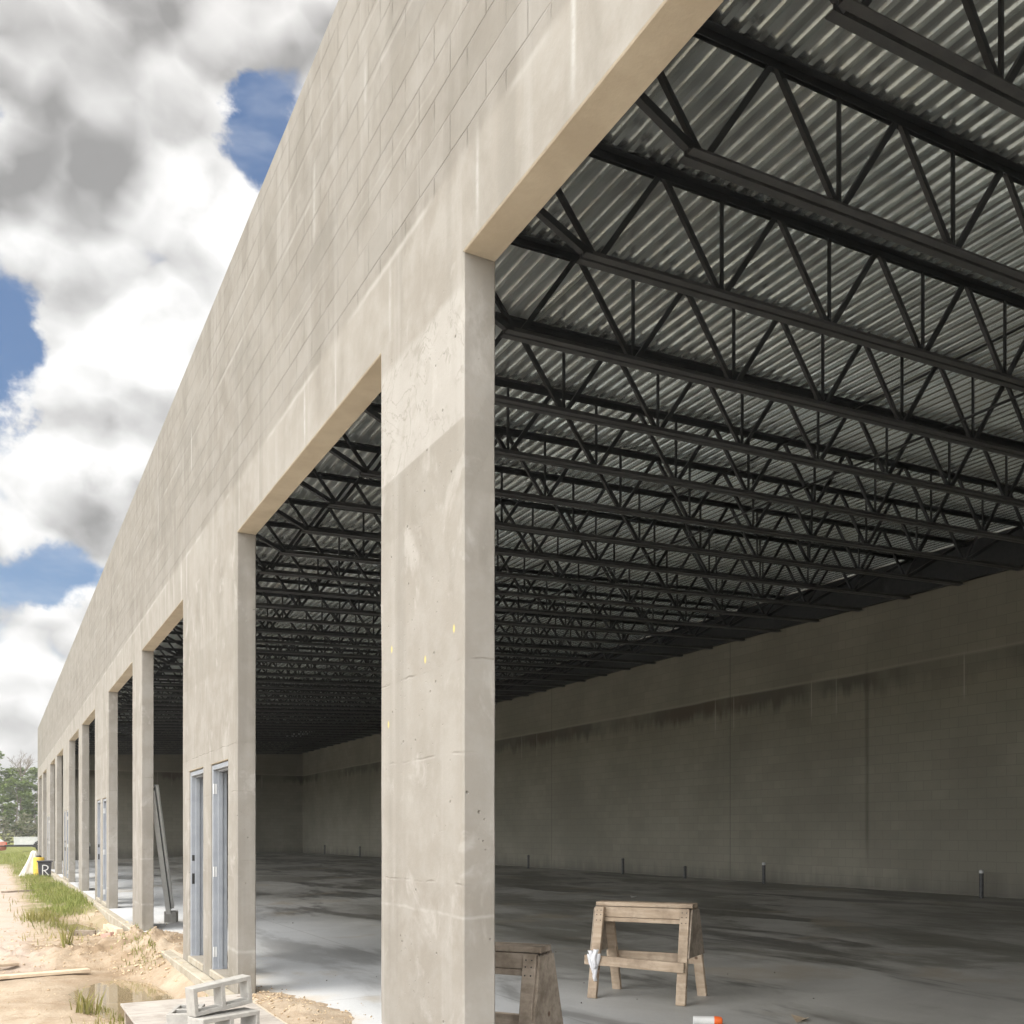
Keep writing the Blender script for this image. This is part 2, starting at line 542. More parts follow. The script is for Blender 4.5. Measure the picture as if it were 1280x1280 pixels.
def m_inner(name):
    m, g, p = new_mat(name)
    o = g.obj()
    x, y, z = g.sep(o)
    br = g.n.new('ShaderNodeTexBrick')
    g.put(br.inputs['Vector'], g.comb(g.m('ADD', x, y), z, 0.0))
    br.inputs['Scale'].default_value = 1.0
    br.inputs['Brick Width'].default_value = 0.4064
    br.inputs['Row Height'].default_value = 0.2032
    br.inputs['Mortar Size'].default_value = 0.006
    br.inputs['Mortar Smooth'].default_value = 0.4
    br.inputs['Color1'].default_value = (0.25, 0.25, 0.25, 1)
    br.inputs['Color2'].default_value = (0.75, 0.75, 0.75, 1)
    big = g.noise(o, 0.35, 5, 0.6)
    col = g.mix(g.ss(big, 0.32, 0.68), (0.205, 0.197, 0.160), (0.265, 0.253, 0.208))
    col = g.mix(g.lin(br.outputs['Color'], 0.2, 0.8, 0.0, 0.35), col, (0.19, 0.178, 0.150))
    blk = g.white(g.comb(g.m('FLOOR', g.m('DIVIDE', g.m('ADD', x, y), 0.8128)), g.m('FLOOR', g.m('DIVIDE', z, 0.4064)), 0.0), '3D')
    col = g.mix(g.ss(blk, 0.5, 1.0, 0.0, 0.20), col, (0.165, 0.148, 0.122))
    col = g.mix(g.m('MULTIPLY', br.outputs['Fac'], 0.55), col, (0.135, 0.132, 0.108))
    # horizontal bond-beam stain with ragged drips
    yy = g.m('ADD', x, y)
    top = g.m('MULTIPLY_ADD', g.noise(g.mul(o, (0.3, 0.3, 0.05)), 1.0, 2), 0.10, 5.02)
    drip = g.noise(g.mul(o, (2.6, 2.6, 0.12)), 1.0, 5, 0.7)
    dl = g.m('MULTIPLY_ADD', g.ss(drip, 0.30, 0.80), 0.42, 0.20)
    below = g.m('SUBTRACT', top, z)
    band = g.m('MULTIPLY', g.ss(below, -0.02, 0.03), g.ss(g.m('SUBTRACT', dl, below), -0.20, 0.16))
    patch = g.ss(g.noise(g.mul(o, (0.45, 0.45, 0.1)), 1.0, 4, 0.6), 0.36, 0.58, 0.25, 1.0)
    sc = g.mix(g.ss(g.noise(g.mul(o, (0.25, 0.25, 0.1)), 1.0, 3), 0.45, 0.6), (0.085, 0.082, 0.070), (0.085, 0.066, 0.052))
    col = g.mix(g.m('MULTIPLY', g.m('MULTIPLY', band, patch), 0.8), col, sc)
    edge = g.m('MULTIPLY', g.line(below, -0.03, 0.05), 0.30)
    col = g.mix(edge, col, (0.38, 0.36, 0.31))
    # pale runs
    q = g.m('DIVIDE', yy, 1.7)
    ci = g.m('FLOOR', q)
    off = g.m('SUBTRACT', g.m('FRACT', q), g.m('MULTIPLY_ADD', g.white(ci), 0.7, 0.15))
    lm = g.ss(g.m('ABSOLUTE', off), 0.0, 0.014, 1.0, 0.0)
    lm = g.m('MULTIPLY', lm, g.m('MULTIPLY', g.band(z, 4.25, 5.05, 0.15), g.ss(g.white(g.m('ADD', ci, 17.0)), 0.25, 0.5)))
    col = g.mix(g.m('MULTIPLY', lm, 0.55), col, (0.45, 0.43, 0.38))
    # control joints
    jt = g.m('MULTIPLY', g.m('ABSOLUTE', g.m('SUBTRACT', g.m('FRACT', g.m('DIVIDE', g.m('SUBTRACT', yy, 33.68 - 9.0), 9.0)), 0.5)), 9.0)
    jt = g.ss(g.m('ABSOLUTE', g.m('SUBTRACT', jt, 4.5)), 0.0, 0.018, 0.75, 0.0)
    col = g.mix(jt, col, (0.05, 0.046, 0.04))
    col = g.mix(g.m('MULTIPLY', g.m('MULTIPLY', g.line(g.m('ADD', yy, g.m('MULTIPLY', drip, 0.05)), 29.30, 0.09), g.ss(drip, 0.3, 0.6, 0.15, 0.6)), g.band(z, 1.2, 5.05, 0.6)), col, (0.07, 0.062, 0.05))
    # damp foot
    ft = g.m('MULTIPLY', g.ss(g.m('ADD', z, g.m('MULTIPLY', drip, 0.9)), 0.7, 1.25, 1.0, 0.0), 0.7)
    col = g.mix(ft, col, (0.12, 0.115, 0.10))
    h = g.m('SUBTRACT', g.m('MULTIPLY', g.noise(o, 30.0, 3), 0.15), g.m('MULTIPLY', br.outputs['Fac'], 0.4))
    fin(g, p, col, 0.9, h, 0.4, 0.01, spec=0.2)
    return m


M_INNER = m_inner('interior_block')


def m_floor():
    m, g, p = new_mat('slab_concrete')
    o = g.obj()
    x, y, z = g.sep(o)
    n1 = g.noise(o, 0.45, 6, 0.62, 0.3)
    n2 = g.noise(g.vm('ADD', o, (31, 7, 0)), 0.9, 6, 0.6, 0.6)
    col = g.mix(g.ss(n1, 0.3, 0.7), (0.48, 0.495, 0.51), (0.57, 0.58, 0.585))
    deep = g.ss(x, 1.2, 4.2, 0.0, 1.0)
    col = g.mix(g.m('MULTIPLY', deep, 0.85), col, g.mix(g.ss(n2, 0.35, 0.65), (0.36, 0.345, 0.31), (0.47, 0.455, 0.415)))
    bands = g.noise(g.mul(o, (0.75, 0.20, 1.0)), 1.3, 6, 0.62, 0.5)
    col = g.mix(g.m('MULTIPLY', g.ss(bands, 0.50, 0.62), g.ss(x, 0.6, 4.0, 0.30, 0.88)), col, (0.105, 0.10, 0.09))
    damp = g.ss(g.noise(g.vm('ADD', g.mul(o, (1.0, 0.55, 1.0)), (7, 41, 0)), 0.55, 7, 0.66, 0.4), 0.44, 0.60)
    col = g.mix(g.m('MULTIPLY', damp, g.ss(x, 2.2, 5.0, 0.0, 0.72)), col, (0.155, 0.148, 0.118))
    tan_ = g.ss(g.noise(g.vm('ADD', o, (3, 17, 0)), 0.6, 5, 0.6, 0.4), 0.56, 0.68)
    col = g.mix(g.m('MULTIPLY', tan_, 0.55), col, (0.38, 0.32, 0.235))
    for cc, pp in ((x, 4.9), (y, 5.95)):
        fr = g.m('ABSOLUTE', g.m('SUBTRACT', g.m('FRACT', g.m('DIVIDE', g.m('ADD', cc, 0.35), pp)), 0.5))
        sc_ = g.ss(g.m('MULTIPLY', fr, pp), 0.0, 0.009, 0.55, 0.0)
        col = g.mix(sc_, col, (0.09, 0.088, 0.08))
    fine = g.noise(o, 40.0, 4, 0.6)
    col = g.mix(g.ss(fine, 0.3, 0.75, 0.0, 0.15), col, (0.26, 0.25, 0.23))
    grit = g.m('MULTIPLY', g.ss(g.voro(o, 11.0), 0.03, 0.07, 0.7, 0.0), g.ss(n2, 0.45, 0.6))
    col = g.mix(grit, col, (0.10, 0.095, 0.085))
    # blown sand along the openings
    sd = g.m('MULTIPLY', g.ss(g.m('ADD', x, g.m('MULTIPLY', g.m('SUBTRACT', g.noise(o, 1.4, 5, 0.6), 0.5), 1.6)), 0.1, 0.75, 1.0, 0.0),
             g.band(y, 5.9, 15.9, 0.5))
    col = g.mix(g.m('MULTIPLY', sd, 0.75), col, (0.50, 0.41, 0.29))
    rough = g.m('ADD', g.lin(bands, 0.35, 0.7, 0.62, 0.40), g.m('MULTIPLY', g.m('SUBTRACT', n2, 0.5), 0.3))
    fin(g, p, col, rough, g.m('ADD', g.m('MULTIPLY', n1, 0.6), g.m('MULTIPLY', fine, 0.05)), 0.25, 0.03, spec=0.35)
    return m


M_FLOOR = m_floor()


def m_simple(name, c1, c2, sc=6.0, rough=0.7, metal=0.0, bump=0.2, spec=0.4, stretch=(1, 1, 1), det=5):
    m, g, p = new_mat(name)
    o = g.mul(g.obj(), stretch)
    n = g.noise(o, sc, det, 0.6)
    col = g.mix(g.ss(n, 0.3, 0.7), c1, c2)
    fin(g, p, col, g.m('MULTIPLY_ADD', g.m('SUBTRACT', n, 0.5), 0.25, rough), n, bump, 0.004, metal, spec)
    return m


def m_deck():
    m, g, p = new_mat('galvanised_deck')
    o = g.obj()
    x, y, z = g.sep(o)
    sheet = g.white(g.comb(g.m('FLOOR', g.m('DIVIDE', x, 0.912)), g.m('FLOOR', g.m('DIVIDE', y, 7.38)), 0.0), '3D')
    n = g.noise(g.mul(o, (3.0, 0.6, 1.0)), 1.5, 5, 0.6)
    col = g.mix(sheet, (0.80, 0.86, 0.87), (0.89, 0.945, 0.95))
    col = g.mix(g.ss(n, 0.4, 0.75, 0.0, 0.4), col, (0.66, 0.67, 0.65))
    rust = g.ss(g.noise(g.mul(o, (1.2, 0.35, 1.0)), 0.9, 5, 0.65), 0.66, 0.76, 0.0, 0.5)
    col = g.mix(rust, col, (0.24, 0.16, 0.085))
    fin(g, p, col, g.lin(sheet, 0, 1, 0.19, 0.28), n, 0.02, 0.003, 0.85, 0.5)
    return m


M_DECK = m_deck()
M_STEEL = m_simple('primed_joist_steel', (0.026, 0.030, 0.034), (0.042, 0.046, 0.049), 9.0, 0.5, 0.0, 0.1, 0.5)
M_STEEL2 = m_simple('primed_chord_steel', (0.072, 0.076, 0.078), (0.105, 0.108, 0.108), 7.0, 0.45, 0.0, 0.1, 0.5)
M_FRAME = m_simple('primed_door_frame', (0.25, 0.27, 0.30), (0.30, 0.32, 0.35), 5.0, 0.45, 0.0, 0.05)
M_BLACK = m_simple('black_metal', (0.012, 0.012, 0.012), (0.03, 0.03, 0.03), 20.0, 0.5)
M_FOOT = m_simple('footing_concrete', (0.30, 0.265, 0.205), (0.42, 0.385, 0.32), 5.0, 0.9, 0.0, 0.5, 0.2)
M_CMU = m_simple('block_concrete', (0.31, 0.30, 0.28), (0.40, 0.39, 0.365), 14.0, 0.95, 0.0, 0.6, 0.2)
M_PIPE = m_simple('dark_conduit', (0.05, 0.052, 0.055), (0.09, 0.09, 0.09), 12.0, 0.5, 0.3)
M_WHITE = m_simple('white_plastic', (0.72, 0.72, 0.70), (0.80, 0.80, 0.78), 8.0, 0.5)
M_RAG = m_simple('white_cloth', (0.72, 0.73, 0.76), (0.82, 0.82, 0.84), 30.0, 0.9, 0.0, 0.3)
M_ORANGE = m_simple('orange_cap', (0.85, 0.13, 0.02), (0.90, 0.17, 0.03), 8.0, 0.35)
M_YELLOW = m_simple('yellow_plastic', (0.60, 0.40, 0.05), (0.66, 0.46, 0.08), 6.0, 0.45)
M_BIN = m_simple('black_bin_plastic', (0.035, 0.035, 0.042), (0.055, 0.055, 0.062), 10.0, 0.5)
M_CHALK = m_simple('white_paint', (0.55, 0.55, 0.56), (0.68, 0.68, 0.68), 30.0, 0.8)
M_SHEET = m_simple('white_sheeting', (0.44, 0.42, 0.38), (0.54, 0.52, 0.475), 3.0, 0.55, 0.0, 0.3)
M_RED = m_simple('faded_red_paint', (0.36, 0.13, 0.09), (0.42, 0.17, 0.12), 4.0, 0.4)
M_VWHITE = m_simple('white_vehicle_paint', (0.42, 0.43, 0.42), (0.50, 0.50, 0.49), 4.0, 0.4)
M_LAMP = m_simple('red_lamp_lens', (0.65, 0.02, 0.015), (0.7, 0.03, 0.02), 4.0, 0.3)
M_TYRE = m_simple('tyre_rubber', (0.018, 0.018, 0.018), (0.03, 0.03, 0.03), 12.0, 0.85)
M_GLASS = m_simple('dark_car_glass', (0.03, 0.04, 0.045), (0.05, 0.06, 0.065), 2.0, 0.08, 0.0, 0.0, 0.6)
M_ALU = m_simple('dull_aluminium', (0.55, 0.56, 0.57), (0.65, 0.66, 0.66), 8.0, 0.5, 0.4, 0.1)
M_BRICK = m_simple('brick_clay', (0.42, 0.25, 0.20), (0.50, 0.33, 0.28), 18.0, 0.9, 0.0, 0.4)


def m_wood(name, c1, c2, dark):
    m, g, p = new_mat(name)
    o = g.n.new('ShaderNodeTexCoord').outputs['Object']
    r = g.island()
    o2 = g.vm('ADD', o, g.comb(g.m('MULTIPLY', r, 7.0), g.m('MULTIPLY', r, 13.0), g.m('MULTIPLY', r, 3.0)))
    gr = g.noise(g.mul(o2, (3.0, 22.0, 22.0)), 1.0, 5, 0.6, 0.4)
    col = g.mix(g.ss(gr, 0.3, 0.7), c1, c2)
    col = g.mix(g.ss(g.noise(o2, 5.0, 5, 0.65), 0.40, 0.68, 0.0, 0.75), col, dark)
    kn = g.voro(g.mul(o2, (1, 1, 1)), 5.5)
    col = g.mix(g.ss(kn, 0.06, 0.13, 0.85, 0.0), col, (0.10, 0.055, 0.03))
    fin(g, p, col, 0.8, gr, 0.3, 0.004, spec=0.25)
    return m


M_WOOD = m_wood('pine_lumber', (0.37, 0.285, 0.205), (0.49, 0.395, 0.30), (0.24, 0.185, 0.135))
M_WOOD2 = m_wood('weathered_lumber', (0.27, 0.225, 0.18), (0.37, 0.315, 0.255), (0.14, 0.11, 0.082))
M_PLY = m_wood('grey_plywood', (0.36, 0.33, 0.30), (0.46, 0.43, 0.39), (0.28, 0.25, 0.22))
M_LIGHTWOOD = m_wood('pale_board', (0.55, 0.45, 0.33), (0.66, 0.56, 0.43), (0.45, 0.35, 0.25))


def m_ground():
    m, g, p = new_mat('sandy_soil')
    o = g.obj()
    x, y, z = g.sep(o)
    n1 = g.noise(o, 0.8, 7, 0.62, 0.2)
    n2 = g.noise(g.vm('ADD', o, (11, 5, 3)), 3.5, 7, 0.68)
    n3 = g.noise(o, 28.0, 5, 0.7)
    col = g.mix(g.ss(n1, 0.3, 0.7), (0.329, 0.253, 0.176), (0.428, 0.355, 0.270))
    col = g.mix(g.ss(n2, 0.42, 0.72, 0.0, 0.7), col, (0.253, 0.180, 0.116))
    col = g.mix(g.ss(n3, 0.45, 0.8, 0.0, 0.45), col, (0.474, 0.414, 0.343))
    mud = g.m('MULTIPLY', g.band(y, 12.6, 17.2, 0.8), g.ss(g.noise(g.mul(o, (0.7, 1.6, 1.0)), 1.5, 6, 0.65), 0.40, 0.60))
    col = g.mix(g.m('MULTIPLY', mud, 0.75), col, (0.225, 0.161, 0.101))
    # packed pale haul road on the left
    rd = g.m('MULTIPLY', g.ss(g.m('ADD', x, g.m('MULTIPLY', g.m('SUBTRACT', n1, 0.5), 1.2)), -1.75, -1.25, 1.0, 0.0), g.ss(g.noise(o, 1.7, 5, 0.6), 0.3, 0.6, 0.45, 0.9))
    rd = g.m('MULTIPLY', rd, g.ss(y, 12.0, 15.0))
    col = g.mix(rd, col, (0.444, 0.371, 0.321))
    # unseen yard made extra pale, added as a reflector bouncing light indoors
    col = g.mix(g.ss(g.m('ADD', x, g.m('MULTIPLY', n1, 2.0)), -3.4, -5.0), col, g.mix(n2, (0.56, 0.52, 0.45), (0.66, 0.62, 0.55)))
    # low damp hollows
    wet = g.ss(g.m('ADD', z, g.m('MULTIPLY', g.m('SUBTRACT', n2, 0.5), 0.08)), -0.31, -0.22, 1.0, 0.0)
    wet = g.m('MULTIPLY', wet, g.m('MULTIPLY', g.ss(x, -3.0, -2.0), g.ss(y, 70.0, 60.0)))
    col = g.mix(g.m('MULTIPLY', wet, 0.7), col, (0.17, 0.123, 0.072))
    # turf beyond the site
    gm = g.m('MAXIMUM', g.ss(g.m('ADD', y, g.m('MULTIPLY', n1, 14.0)), 60.0, 70.0), g.ss(x, -45.0, -60.0))
    vg = g.m('MULTIPLY', g.band(y, 21.0, 64.0, 4.0), g.m('MULTIPLY', g.ss(g.m('ADD', x, g.m('MULTIPLY', n2, 0.9)), -1.15, -0.75), g.ss(g.noise(o, 1.1, 5, 0.65), 0.34, 0.56)))
    gm = g.m('MAXIMUM', gm, g.m('MULTIPLY', vg, 0.75))
    gc = g.mix(g.ss(n2, 0.35, 0.65), (0.115, 0.135, 0.035), (0.19, 0.19, 0.065))
    col = g.mix(gm, col, gc)
    h = g.m('ADD', g.m('MULTIPLY', n2, 0.8), g.m('MULTIPLY', n3, 0.35))
    fin(g, p, col, g.m('SUBTRACT', 0.95, g.m('MULTIPLY', wet, 0.35)), h, 0.8, 0.05, spec=0.15)
    return m


M_GROUND = m_ground()


def m_leaf(name, c1, c2, c3, tr=0.25):
    m, g, p = new_mat(name)
    r = g.island()
    o = g.obj()
    n = g.noise(o, 0.35, 3, 0.6)
    col = g.mix(r, c1, c2)
    col = g.mix(g.ss(n, 0.45, 0.7, 0.0, 0.6), col, c3)
    g.put(p.inputs['Base Color'], col)
    p.inputs['Roughness'].default_value = 0.7
    p.inputs['Specular IOR Level'].default_value = 0.2
    t = g.n.new('ShaderNodeBsdfTranslucent')
    g.put(t.inputs[0], col)
    mx = g.n.new('ShaderNodeMixShader')
    mx.inputs[0].default_value = tr
    out = [q for q in g.n if q.type == 'OUTPUT_MATERIAL'][0]
    g.l.new(p.outputs[0], mx.inputs[1])
    g.l.new(t.outputs[0], mx.inputs[2])
    g.l.new(mx.outputs[0], out.inputs[0])
    return m


M_GRASS = m_leaf('green_grass', (0.16, 0.20, 0.05), (0.32, 0.34, 0.12), (0.40, 0.37, 0.17), 0.35)
M_DRYGRASS = m_leaf('dry_weeds', (0.20, 0.20, 0.06), (0.36, 0.32, 0.13), (0.14, 0.17, 0.045), 0.3)
M_LEAF = m_leaf('tree_leaves', (0.085, 0.125, 0.038), (0.17, 0.215, 0.075), (0.13, 0.18, 0.05), 0.3)
M_LEAF2 = m_leaf('shrub_leaves', (0.12, 0.125, 0.075), (0.19, 0.185, 0.12), (0.15, 0.15, 0.09), 0.3)
M_BARK = m_simple('bark', (0.14, 0.115, 0.09), (0.22, 0.19, 0.155), 6.0, 0.95, 0.0, 0.4, 0.1)


def m_water():
    m, g, p = new_mat('muddy_water')
    o = g.obj()
    n = g.noise(o, 3.0, 3, 0.5)
    col = g.mix(n, (0.24, 0.185, 0.11), (0.30, 0.24, 0.15))
    fin(g, p, col, 0.04, g.noise(o, 6.0, 2, 0.5), 0.03, 0.01, spec=0.5)
    p.inputs['IOR'].default_value = 1.33
    return m


M_WATER = m_water()


# ------------------------------------------------------------------ ground
def gauss(x, y, cx, cy, sx, sy):
    return math.exp(-((x - cx) / sx) ** 2 - ((y - cy) / sy) ** 2)


def gz(x, y):
    n = nz(x, y, 0.3, 0.9)
    nf = nz(x, y, 4.1, 5.0)
    near = 1.0 if (-6 < x < 2 and 2 < y < 70) else 0.25
    z = -0.19 + near * (0.025 * n + 0.010 * nf)
    if y > 75:
        z = -0.19 - min((y - 75) * 0.002, 0.35) * 0.2 + 0.05 * n
    z -= 0.24 * gauss(x, y, -0.72, 11.25, 0.50, 1.35)
    z -= 0.20 * gauss(x, y, -0.50, 19.8, 0.38, 1.5)
    # churned ridge running out from the third opening
    d = (y - 14.6) + 0.35 * (x + 0.4) + 0.25 * n
    if -4 < x < 0.3:
        rg = math.exp(-(d / 0.75) ** 2) * 0.13 * (1 + 0.7 * nf)
        rg += math.exp(-((d - 1.7) / 0.35) ** 2) * 0.06
        rg -= math.exp(-((d + 1.15) / 0.28) ** 2) * 0.05
        z += rg
    # bank of sand against the slab
    z += 0.13 * gauss(x, y, -0.10, 11.0, 0.22, 2.2)
    z += 0.20 * gauss(x, y, 0.0, 14.5, 0.55, 1.5) * (1 + 0.35 * nf)
    z += 0.14 * gauss(x, y, -0.15, 25.0, 0.35, 9.0)
    if x > 0.06:
        zz = z - min((x - 0.06) * 3, 1.0) * 0.6
        m1 = 0.085 * gauss(x, y, 0.26, 8.1, 0.30 + 0.10 * n, 1.25) * (1 + 0.5 * nf) - 0.03 + FS * x
        m2 = 0.12 * gauss(x, y, 0.05, 14.5, 0.50, 1.5) * (1 + 0.4 * nf) - 0.035 + FS * x
        z = max(zz, m1, m2)
    if x < 0.2 and y < 9.4 and x > -1.6:
        z = min(z, -0.10) if x < 0.06 else z
    return z


xs = [-2500, -600, -150, -60, -25, -14, -9, -6.5, -5, -4, -3.5] + [-3.2 + i * 0.048 for i in range(91)] + [1.4, 2.2, 6, 15, 22, 60, 250, 900, 2500]
ys = [-2500, -600, -150, -60, -30, -10, -2, 2] + [4 + i * 0.075 for i in range(300)] + [26.5 + i * 0.3 for i in range(130)] + \
     [66, 72, 80, 90, 105, 130, 170, 220, 320, 600, 1200, 2600]
gb = MB()
gv = [(x, y, gz(x, y)) for y in ys for x in xs]
nx = len(xs)
gf = [(j * nx + i, j * nx + i + 1, (j + 1) * nx + i + 1, (j + 1) * nx + i) for j in range(len(ys) - 1) for i in range(nx - 1)]
gb.add(gv, gf)
tag(gb.build('ground', M_GROUND, smooth=True), kind='structure')

# puddles
def puddle(cx, cy, sx, sy, z):
    b = MB()
    vs = [(cx, cy, z)]
    n = 40
    for k in range(n):
        t = 2 * math.pi * k / n
        r = 1.0 + 0.12 * math.sin(3 * t + cx) + 0.08 * math.sin(7 * t)
        vs.append((min(cx + sx * r * math.cos(t), -0.122), cy + sy * r * math.sin(t), z))
    b.add(vs, [(0, 1 + k, 1 + (k + 1) % n) for k in range(n)])
    return tag(b.build('puddle_water', M_WATER), kind='structure')


puddle(-0.72, 11.25, 0.85, 2.0, -0.258)
puddle(-0.50, 19.8, 0.5, 2.2, -0.262)

# floor slab
fb = MB()
fx = [0.002, 0.5, 1, 2, 4, 8, XB]
for i in range(len(fx) - 1):
    a, b_ = fx[i], fx[i + 1]
    fb.add([(a, Y0, floor_z(a)), (b_, Y0, floor_z(b_)), (b_, Y1, floor_z(b_)), (a, Y1, floor_z(a))], [(0, 1, 2, 3)])
tag(fb.build('floor', M_FLOOR), kind='structure')

# ------------------------------------------------------------------ the building
BLD = empty('warehouse_shell', (0, 0, 0))
tag(BLD, 'unfinished concrete warehouse with open bays and exposed steel roof joists', 'warehouse')

# facade grid
narrow = [(YN + k * PER, YN + WN + k * PER) for k in range(-2, 5)]
wide = [(YN + WN + OP + k * PER, YN + WN + OP + WD + k * PER) for k in range(-2, 4)]
LAST = (narrow[-1][1] + OP, Y1)
FIRST = (Y0, narrow[0][0] - OP)
solid_y = sorted(narrow + wide + [LAST, FIRST])
DZ0, DZ1 = 0.09, 2.315
doors = []
for a, b_ in wide:
    doors += [(a + 0.417, a + 1.297), (a + 1.717, a + 2.607)]


def cuts(lo, hi, step):
    n = max(1, int(round((hi - lo) / step)))
    return [lo + (hi - lo) * i / n for i in range(n)]


yb = []
edges = sorted(set([round(e, 4) for p_ in solid_y for e in p_] + [round(e, 4) for p_ in doors for e in p_]))
yb = edges
zb = [0.0, DZ0] + cuts(DZ0, DZ1, 0.28)[1:] + [DZ1] + cuts(DZ1, ZL, 0.30)[1:] + [ZL, ZT]


def inside(y, z):
    if z > ZL:
        return True
    for a, b_ in solid_y:
        if a < y < b_:
            for c, d in doors:
                if c < y < d and DZ0 < z < DZ1:
                    return False
            return True
    return False


NYc, NZc = len(yb) - 1, len(zb) - 1
SOL = [[inside((yb[i] + yb[i + 1]) / 2, (zb[j] + zb[j + 1]) / 2) for j in range(NZc)] for i in range(NYc)]


def jit(i, j, k):
    # chipped arrises: small wander of the corner lines
    z = zb[j]
    if j == 0 or z >= ZL - 1e-4:
        return (0, 0)
    r = random.Random(i * 7919 + j * 131 + k * 17)
    return (r.uniform(-0.004, 0.004), r.uniform(-0.003, 0.003))


def facade_part(name, sel, mat, bev):
    b = MB()
    idx = {}

    def vid(i, j, k):
        if (i, j, k) not in idx:
            dy_, dx_ = jit(i, j, k)
            idx[(i, j, k)] = len(b.v)
            b.v.append((k * TH + (abs(dx_) if k == 0 else -abs(dx_)), yb[i] + dy_, zb[j]))
        return idx[(i, j, k)]

    def S(i, j):
        return 0 <= i < NYc and 0 <= j < NZc and SOL[i][j]
    for i in range(NYc):
        for j in range(NZc):
            if not (SOL[i][j] and sel(i, j)):
                continue
            b.f.append((vid(i, j, 0), vid(i, j + 1, 0), vid(i + 1, j + 1, 0), vid(i + 1, j, 0)))
            b.f.append((vid(i, j, 1), vid(i + 1, j, 1), vid(i + 1, j + 1, 1), vid(i, j + 1, 1)))
            if not S(i - 1, j):
                b.f.append((vid(i, j, 0), vid(i, j, 1), vid(i, j + 1, 1), vid(i, j + 1, 0)))
            if not S(i + 1, j):
                b.f.append((vid(i + 1, j, 0), vid(i + 1, j + 1, 0), vid(i + 1, j + 1, 1), vid(i + 1, j, 1)))
            if not S(i, j + 1):
                b.f.append((vid(i, j + 1, 0), vid(i, j + 1, 1), vid(i + 1, j + 1, 1), vid(i + 1, j + 1, 0)))
            if not S(i, j - 1) and j > 0:
                b.f.append((vid(i, j, 0), vid(i + 1, j, 0), vid(i + 1, j, 1), vid(i, j, 1)))
    return b.build(name, mat, BLD, bevel=bev)


ymid = [(yb[i] + yb[i + 1]) / 2 for i in range(NYc)]
zmid = [(zb[j] + zb[j + 1]) / 2 for j in range(NZc)]
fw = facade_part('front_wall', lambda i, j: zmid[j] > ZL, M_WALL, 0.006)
fw['label'] = 'pale block wall above the openings, streaked with white lime'
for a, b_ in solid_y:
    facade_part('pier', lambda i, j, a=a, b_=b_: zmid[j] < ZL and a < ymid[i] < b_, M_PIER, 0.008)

# footing ledge below the slab edge
b = MB()
b.box((0.03, (Y0 + Y1) / 2, -0.353), (0.298, Y1 - Y0 + 0.1, 0.70))
b.build('foundation', M_FOOT, BLD, bevel=0.012)

# back, far and near walls
b = MB()
b.box((XB + 0.10, (Y0 + Y1) / 2, 3.6), (0.20, Y1 - Y0, 8.2))
b.build('back_wall', M_INNER, BLD)
b = MB()
b.box(((TH + XB) / 2, Y1 - 0.10, 3.6), (XB - TH - 0.004, 0.196, 8.0))
b.build('end_wall', M_INNER, BLD)
b = MB()
b.box(((TH + XB) / 2, Y0 + 0.10, 3.6), (XB - TH - 0.004, 0.196, 8.0))
b.build('end_wall', M_INNER, BLD)


def jz(x):
    return JB + JM * x


# roof deck (ribs run along the building)
b = MB()
x = TH + 0.003
prof = []
while x < XB - 0.16:
    z = jz(x) + JD + 0.003
    for dx_, dz_ in ((0.0, 0.0), (0.044, 0.0), (0.050, 0.044), (0.146, 0.044)):
        prof.append((x + dx_, z + dz_))
    x += 0.1524
prof.append((XB - 0.003, jz(XB) + JD + 0.003))
for (px_, pz_) in prof:
    b.v.append((px_, Y0 + 0.2, pz_))
    b.v.append((px_, Y1 - 0.2, pz_))
for i in range(len(prof) - 1):
    b.f.append((2 * i, 2 * i + 1, 2 * i + 3, 2 * i + 2))
b.build('roof_deck', M_DECK, BLD)
# roof insulation above the deck keeps daylight out
b = MB()
b.bar((TH + 0.003, (Y0 + Y1) / 2, jz(TH) + JD + 0.12), (XB - 0.003, (Y0 + Y1) / 2, jz(XB) + JD + 0.12), Y1 - Y0 - 0.42, 0.12)
b.build('roof_membrane', M_FOOT, BLD)

